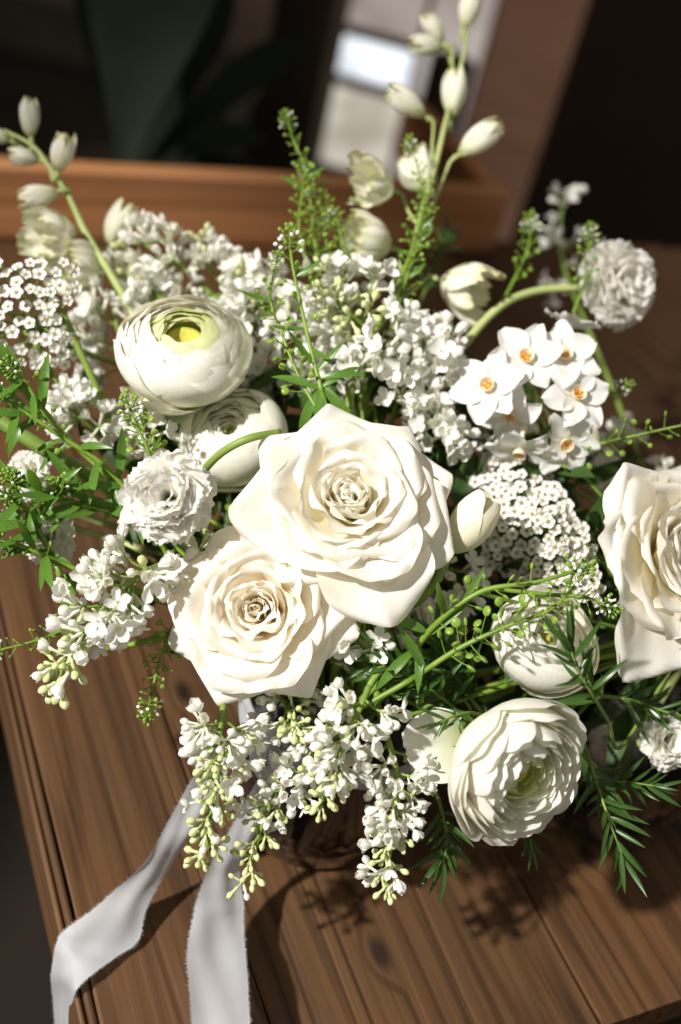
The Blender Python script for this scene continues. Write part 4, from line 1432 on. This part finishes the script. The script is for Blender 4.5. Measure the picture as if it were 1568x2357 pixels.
cress('cress', 'podded cress sprig crossing the lilac left of the leafy sprig', [P(735, 950, 0.588), P(690, 870, 0.594), P(650, 770, 0.60), P(622, 680, 0.605), P(640, 590, 0.612)], 95, 40, [(0.72, 0.02, cv(-0.9, -0.2, 0.3))], psize=0.0044, vase=V1, head_size=0.8)
cress('cress', 'cress sprig beside the tall delphinium stem with white tip', [P(925, 640, 0.665), P(965, 520, 0.675), P(975, 440, 0.69), P(945, 330, 0.70)], 96, 46, [(0.3, 0.014, cv(0.8, 0.3, 0.2)), (0.25, 0.014, cv(-0.8, 0.3, 0.2))], psize=0.0034, vase=V1, head_size=1.1)
cress('cress', 'thin cress sprig standing alone left of the arching carnation stem', [P(1165, 680, 0.72), P(1200, 610, 0.725), P(1218, 560, 0.73), P(1222, 505, 0.735)], 97, 22, [], psize=0.0032, vase=V2, head_size=1.2)
cress('cress', 'cress sprig standing against the arching-stemmed carnation', [P(1320, 720, 0.68), P(1345, 650, 0.69), P(1352, 590, 0.695), P(1358, 530, 0.70)], 98, 24, [], psize=0.0038, vase=V2, head_size=1.1)
cress('cress', 'cress sprig reaching in from the right edge above the rose', [P(1240, 1065, 0.655), P(1330, 1035, 0.645), P(1430, 1010, 0.64), P(1540, 985, 0.63), P(1640, 965, 0.62)], 99, 30, [], psize=0.0046, ped=0.010, head=False, pod_span=(0.05, 0.98), vase=V2)
cress('cress', 'tiny cress tip right of the paperwhites', [P(1340, 950, 0.67), P(1390, 915, 0.67), P(1440, 890, 0.67)], 100, 5, [], psize=0.0026, vase=V2)
cress('cress', 'leafy cress sprig crossing the yarrow towards the right-hand rose', [P(950, 1500, 0.565), P(1010, 1430, 0.555), P(1110, 1360, 0.548), P(1230, 1340, 0.545), P(1340, 1310, 0.55)], 101, 16,
      [(0.02, 0.032, cv(-0.7, -0.6, 0.3)), (0.12, 0.034, cv(0.7, 0.6, 0.3)), (0.16, 0.036, cv(-0.9, 0.2, 0.3)), (0.4, 0.020, cv(0.3, 0.8, 0.3)), (0.3, 0.030, cv(-0.6, 0.55, 0.5)), (0.07, 0.026, cv(-0.2, -0.9, 0.3))], psize=0.0050, r=0.0014, vase=V2, head_size=1.5)
cress('cress', 'cress sprig full of round pods lying over the tucked ranunculus', [P(960, 1555, 0.560), P(1060, 1490, 0.552), P(1170, 1440, 0.547), P(1270, 1400, 0.545), P(1355, 1310, 0.55)], 102, 46, [(0.05, 0.03, cv(-0.6, 0.5, 0.3))], psize=0.0052, ped=0.0095, r=0.0012, vase=V2, head=False)
cress('cress', 'short cress tip with green seed pods above the right-hand rose petal', [P(1290, 1370, 0.56), P(1350, 1375, 0.558), P(1410, 1400, 0.556)], 103, 9, [], psize=0.0034, vase=V2)
cress('cress', 'hanging cress sprig over the table below the left lilac spray', [P(400, 1440, 0.60), P(375, 1500, 0.585), P(355, 1570, 0.58), P(340, 1640, 0.58)], 104, 26, [], psize=0.0036, vase=V1, head_size=1.2, pod_span=(0.0, 0.85))
cress('cress', 'cress sprig reaching to the left edge over the table', [P(280, 1400, 0.60), P(170, 1440, 0.59), P(80, 1475, 0.585), P(-20, 1500, 0.58)], 105, 26, [], psize=0.0030, vase=V1, pod_span=(0.1, 0.95))
cress('cress', 'small cress sprig with green head in front of the green-centred ranunculus', [P(350, 1060, 0.575), P(335, 1020, 0.572), P(315, 980, 0.572), P(297, 930, 0.573)], 106, 14, [(0.2, 0.012, cv(-0.6, 0.6, 0.3)), (0.1, 0.015, cv(0.8, 0.5, 0.3))], psize=0.0044, vase=V1, head_size=1.4, pod_span=(0.1, 0.8))
cress('cress', 'bushy cress sprig between the tallest sprig and the half-open delphinium flower', [P(770, 720, 0.67), P(735, 620, 0.675), P(722, 530, 0.68), P(712, 440, 0.685)], 107, 50,
      [(0.5, 0.014, cv(-0.8, 0.4, 0.3)), (0.7, 0.012, cv(0.8, 0.4, 0.3)), (0.3, 0.016, cv(-0.9, 0.1, 0.3))], vase=V1, psize=0.0036, ped=0.0085, head_size=0.7)
cress('cress', 'fine cress sprig at the foot of the tall delphinium stem', [P(900, 760, 0.66), P(930, 660, 0.665), P(955, 580, 0.67), P(985, 520, 0.675)], 108, 40,
      [(0.4, 0.016, cv(0.9, 0.3, 0.3)), (0.6, 0.013, cv(-0.8, 0.4, 0.3)), (0.8, 0.012, cv(0.8, 0.4, 0.3))], vase=V1, psize=0.0034, ped=0.0085, head_size=0.6)
# left green tangle
lr = random.Random(5)
left = [([(300, 1140), (200, 1050), (110, 960), (60, 880), (20, 840)], 'long cress stem arching to the left edge below the yarrow', 8),
        ([(330, 1180), (250, 1080), (150, 1010), (60, 950), (-20, 900)], 'leafy cress stem running left under the yarrow stems', 8),
        ([(300, 1180), (200, 1165), (100, 1135), (0, 1150)], 'leafy cress sprig with green head pointing left beside the carnation', 7),
        ([(260, 1340), (150, 1300), (60, 1260), (-20, 1240)], 'bare-tipped leafy cress sprig at the left edge above the lilac', 7),
        ([(260, 1180), (190, 1145), (150, 1130), (130, 1115)], 'short green-headed cress tip beside the small left carnation', 3),
        ([(130, 1300), (95, 1230), (60, 1170), (25, 1100)], 'leafy cress sprig bending up at the left edge', 6)]
for i, (pp, lab, nl) in enumerate(left):
    dd = [0.590 - 0.006 * k for k in range(len(pp))]
    lvs = [(lr.uniform(0.02, 0.85), lr.uniform(0.020, 0.036), cv(lr.uniform(-1, 0.6), lr.uniform(-1, 1), lr.uniform(0.1, 0.6))) for _ in range(nl + 5)]
    cress('cress', lab, [P(a, b, d) for (a, b), d in zip(pp, dd)], 110 + i, 8, lvs, psize=0.0038, r=0.0014, vase=V1, head_size=1.1, pod_span=(0.4, 0.9))

# dark needle-leaved sprigs
nsp = [([(1400, 1660), (1365, 1600), (1330, 1540), (1310, 1480)], [0.575, 0.55, 0.54, 0.535], 'needle-leaved sprig standing in front of the tucked ranunculus', 24, 0.023),
       ([(1080, 1660), (1010, 1600), (950, 1560), (890, 1520)], [0.60, 0.585, 0.575, 0.57], 'needle-leaved sprig left of the peony-like ranunculus', 44, 0.024),
       ([(1110, 1640), (1070, 1590), (1040, 1540), (1010, 1480)], [0.61, 0.60, 0.59, 0.58], 'needle-leaved sprig in the dark gap below the cress pods', 44, 0.025),
       ([(1370, 1600), (1450, 1610), (1540, 1640), (1640, 1660)], [0.61, 0.605, 0.60, 0.60], 'needle-leaved sprig running right under the right-hand rose', 34, 0.024),
       ([(1340, 1700), (1370, 1790), (1400, 1880), (1440, 1990)], [0.60, 0.585, 0.575, 0.575], 'needle-leaved sprig hanging before the right-hand vase', 30, 0.023),
       ([(1330, 1720), (1390, 1790), (1450, 1800), (1520, 1810)], [0.61, 0.60, 0.595, 0.59], 'needle-leaved sprig spreading right over the right-hand vase', 22, 0.020),
       ([(1010, 1840), (1020, 1880), (1030, 1930), (1020, 1985)], [0.60, 0.59, 0.585, 0.58], 'needle-leaved tuft under the left side of the peony-like ranunculus', 18, 0.022),
       ([(1190, 1860), (1205, 1890), (1215, 1920), (1225, 1955)], [0.60, 0.595, 0.59, 0.585], 'small needle-leaved tuft under the peony-like ranunculus', 12, 0.016),
       ([(1120, 1650), (1080, 1640), (1040, 1650), (1010, 1665)], [0.57, 0.555, 0.545, 0.54], 'needle-leaved tip lying over the loose ranunculus petal', 14, 0.016),
       ([(1000, 1560), (960, 1520), (900, 1500), (850, 1540)], [0.60, 0.59, 0.58, 0.575], 'needle-leaved sprig beside the cream rose', 22, 0.022),
       ([(960, 720), (985, 650), (1010, 590), (1030, 540)], [0.76, 0.77, 0.78, 0.79], 'blurred needle-leaved sprig behind the tall delphinium', 26, 0.022)]
for i, (pp, dd, lab, n_, L_) in enumerate(nsp):
    needles('needle_sprig', lab, [P(a, b, d) for (a, b), d in zip(pp, dd)], 130 + i, n_, L_, vase=V1 if i in (1, 9, 10) else V2)

# loose green stems
for pp, r_, lab in (([P(-30, 950, 0.60), P(80, 1020, 0.60), P(230, 1110, 0.605), P(330, 1200, 0.62)], 0.0042, 'thick green stem slanting in from the left edge'),
                    ([P(440, 1120, 0.60), P(500, 1050, 0.578), P(570, 1010, 0.57), P(645, 995, 0.58)], 0.0022, 'slim pale stem arching over the half-hidden ranunculus'),
                    ([P(145, 720, 0.63), P(190, 820, 0.635), P(235, 920, 0.64), P(265, 1010, 0.65)], 0.0022, 'green stem leading down from the left yarrow'),
                    ([P(60, 760, 0.66), P(115, 850, 0.66), P(150, 930, 0.66), P(155, 980, 0.67)], 0.0018, 'thin shaded stem behind the left yarrow')):
    mb = MB()
    pts = spline(pp, 20)
    mb.tube(pts, r_, r_ * 0.9, 'stem', 10)
    o = put('green_stem', mb.mesh('green_stem', True, pts[0]), None, Matrix.Translation(pts[0]))
    tag(o, lab, 'stem')

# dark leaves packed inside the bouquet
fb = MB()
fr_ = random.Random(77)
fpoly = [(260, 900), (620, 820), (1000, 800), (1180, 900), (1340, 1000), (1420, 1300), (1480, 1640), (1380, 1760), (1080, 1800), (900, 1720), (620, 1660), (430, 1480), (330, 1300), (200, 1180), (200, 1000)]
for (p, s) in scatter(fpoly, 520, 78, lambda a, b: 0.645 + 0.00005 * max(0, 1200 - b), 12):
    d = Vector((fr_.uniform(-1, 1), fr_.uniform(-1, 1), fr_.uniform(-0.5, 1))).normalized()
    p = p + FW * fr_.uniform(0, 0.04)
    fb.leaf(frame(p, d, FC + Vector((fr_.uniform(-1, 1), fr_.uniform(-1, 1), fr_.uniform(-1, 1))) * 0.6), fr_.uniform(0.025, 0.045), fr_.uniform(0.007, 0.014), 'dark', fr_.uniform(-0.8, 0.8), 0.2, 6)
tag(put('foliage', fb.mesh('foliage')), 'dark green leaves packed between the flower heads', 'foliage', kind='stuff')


# ------------------------------------------------------------------ RIBBON
def strip(mb, pairs, m='silk', n=40, nw=13, wr=0.0014, seed=1):
    """cloth strip between a left and a right edge (lists of points)"""
    Lp = spline([a for a, b in pairs], n)
    Rp = spline([b for a, b in pairs], n)
    rnd = random.Random(seed)
    ph = [rnd.uniform(0, 6) for _ in range(4)]
    pts, uvs = [], []
    for i in range(nw):
        q = i / (nw - 1)
        row, ur = [], []
        for j in range(n):
            v = j / (n - 1)
            p = Lp[j].lerp(Rp[j], q)
            t = (Lp[min(j + 1, n - 1)] - Lp[max(j - 1, 0)])
            nrm = t.cross(Rp[j] - Lp[j]).normalized()
            h = wr * (math.sin(q * 5 + v * 9 + ph[0]) + 0.6 * math.sin(v * 23 + q * 3 + ph[1]) + 0.35 * math.sin(q * 11 - v * 14 + ph[2]) + 0.2 * math.sin(q * 4 + v * 60 + ph[3])) * 0.8
            row.append(p + nrm * h)
            ur.append((q, v))
        pts.append(row)
        uvs.append(ur)
    mb.grid(pts, uvs, m)
    return pts


def fringe(root, pts, seed, L=0.0019, dens=12):
    """frayed threads along both edges"""
    rnd = random.Random(seed)
    mb = MB()
    k = mb.mi('silk')
    for e, inn in ((0, 1), (-1, -2)):
        edge, ins = pts[e], pts[inn]
        for j in range(len(edge) - 1):
            out = (edge[j] - ins[j]).normalized()
            along = (edge[j + 1] - edge[j])
            for q in range(dens):
                f = (q + rnd.random()) / dens
                p = edge[j].lerp(edge[j + 1], f) - out * 0.0004
                tip = p + (out + along.normalized() * rnd.uniform(-0.7, 0.7) + Vector((0, 0, rnd.uniform(-0.3, 0.3)))).normalized() * L * (rnd.uniform(0.2, 1.2) if rnd.random() < 0.97 else rnd.uniform(1.1, 1.7))
                wv = along.normalized() * 0.00016
                b = len(mb.v)
                mb.v += [tuple(p - wv), tuple(p + wv), tuple(tip)]
                mb.uv += [(0, 0), (1, 0), (0.5, 1)]
                mb.f.append((b, b + 1, b + 2))
                mb.m.append(k)
    o = part('frayed_edge', mb, root)
    o['kind'] = 'stuff'
    return o


def on(x, y, z):
    return PT(x, y, z)


rb = thing('ribbon', 'white frayed silk ribbon tied round the vase with two long tails', 'ribbon', Vector((V1.x, V1.y - 0.05, 0.07)))
s1 = MB()
pr1 = [(on(560, 1660, 0.115), on(620, 1680, 0.11)), (on(492, 1730, 0.10), on(535, 1760, 0.09)), (on(440, 1800, 0.075), on(487, 1835, 0.065)), (on(385, 1900, 0.050), on(440, 1920, 0.042)), (on(332, 1992, 0.034), on(392, 1995, 0.024)),
       (on(270, 2048, 0.024), on(338, 2088, 0.013)), (on(205, 2100, 0.016), on(318, 2165, 0.006)), (on(150, 2142, 0.010), on(262, 2205, 0.006)), (on(131, 2175, 0.004), on(200, 2252, 0.006)),
       (on(124, 2225, -0.012), on(176, 2285, 0.000)), (on(124, 2300, -0.04), on(168, 2330, -0.03)), (on(128, 2420, -0.08), on(168, 2440, -0.07))]
g1 = strip(s1, pr1, n=90, seed=4)
part('tail', s1, rb)
fringe(rb, g1, 5)
s2 = MB()
pr2 = [(on(610, 1760, 0.085), on(655, 1765, 0.085)), (on(540, 1900, 0.06), on(590, 1905, 0.055)), (on(488, 1990, 0.045), on(556, 2000, 0.035)), (on(459, 2062, 0.036), on(560, 2075, 0.026)), (on(441, 2125, 0.030), on(562, 2130, 0.024)),
       (on(432, 2200, 0.030), on(563, 2200, 0.026)), (on(438, 2290, 0.032), on(570, 2290, 0.030)), (on(446, 2400, 0.034), on(577, 2400, 0.034)), (on(450, 2520, 0.036), on(580, 2520, 0.036))]
g2 = strip(s2, pr2, n=90, seed=9)
part('tail', s2, rb)
fringe(rb, g2, 6)
# wrapped bow round the neck of the vase
kb = MB()
for (zz, w_) in ((0.092, 0.017), (0.104, 0.012)):
    pts, uvs = [], []
    for i in range(41):
        th = 2 * math.pi * i / 40
        row, ur = [], []
        for j in range(6):
            q = j / 5
            r_ = 0.0555 + 0.0018 * math.sin(3 * th + zz * 100) + 0.0012 * math.sin(q * 6 + 5 * th)
            row.append(Vector((V1.x + r_ * math.cos(th), V1.y + r_ * math.sin(th), zz - w_ / 2 + w_ * q + 0.004 * math.sin(th + zz * 300))))
            ur.append((q, i / 40))
        pts.append(row)
        uvs.append(ur)
    kb.grid(pts, uvs, 'silk')
part('wrap', kb, rb)
bw = MB()
strip(bw, [(P(640, 1690, 0.60), P(690, 1700, 0.60)), (P(600, 1640, 0.585), P(640, 1690, 0.58)), (P(570, 1700, 0.58), P(612, 1745, 0.578)), (P(600, 1790, 0.585), P(640, 1800, 0.582)), (P(650, 1740, 0.60), P(690, 1730, 0.60))], n=30, seed=12, wr=0.002)
part('loop', bw, rb)
bw = MB()
strip(bw, [(P(650, 1690, 0.60), P(655, 1740, 0.60)), (P(700, 1640, 0.59), P(720, 1700, 0.585)), (P(745, 1690, 0.59), P(760, 1745, 0.588)), (P(700, 1760, 0.595), P(705, 1800, 0.592)), (P(655, 1720, 0.605), P(660, 1750, 0.60))], n=30, seed=13, wr=0.002)
part('loop', bw, rb)
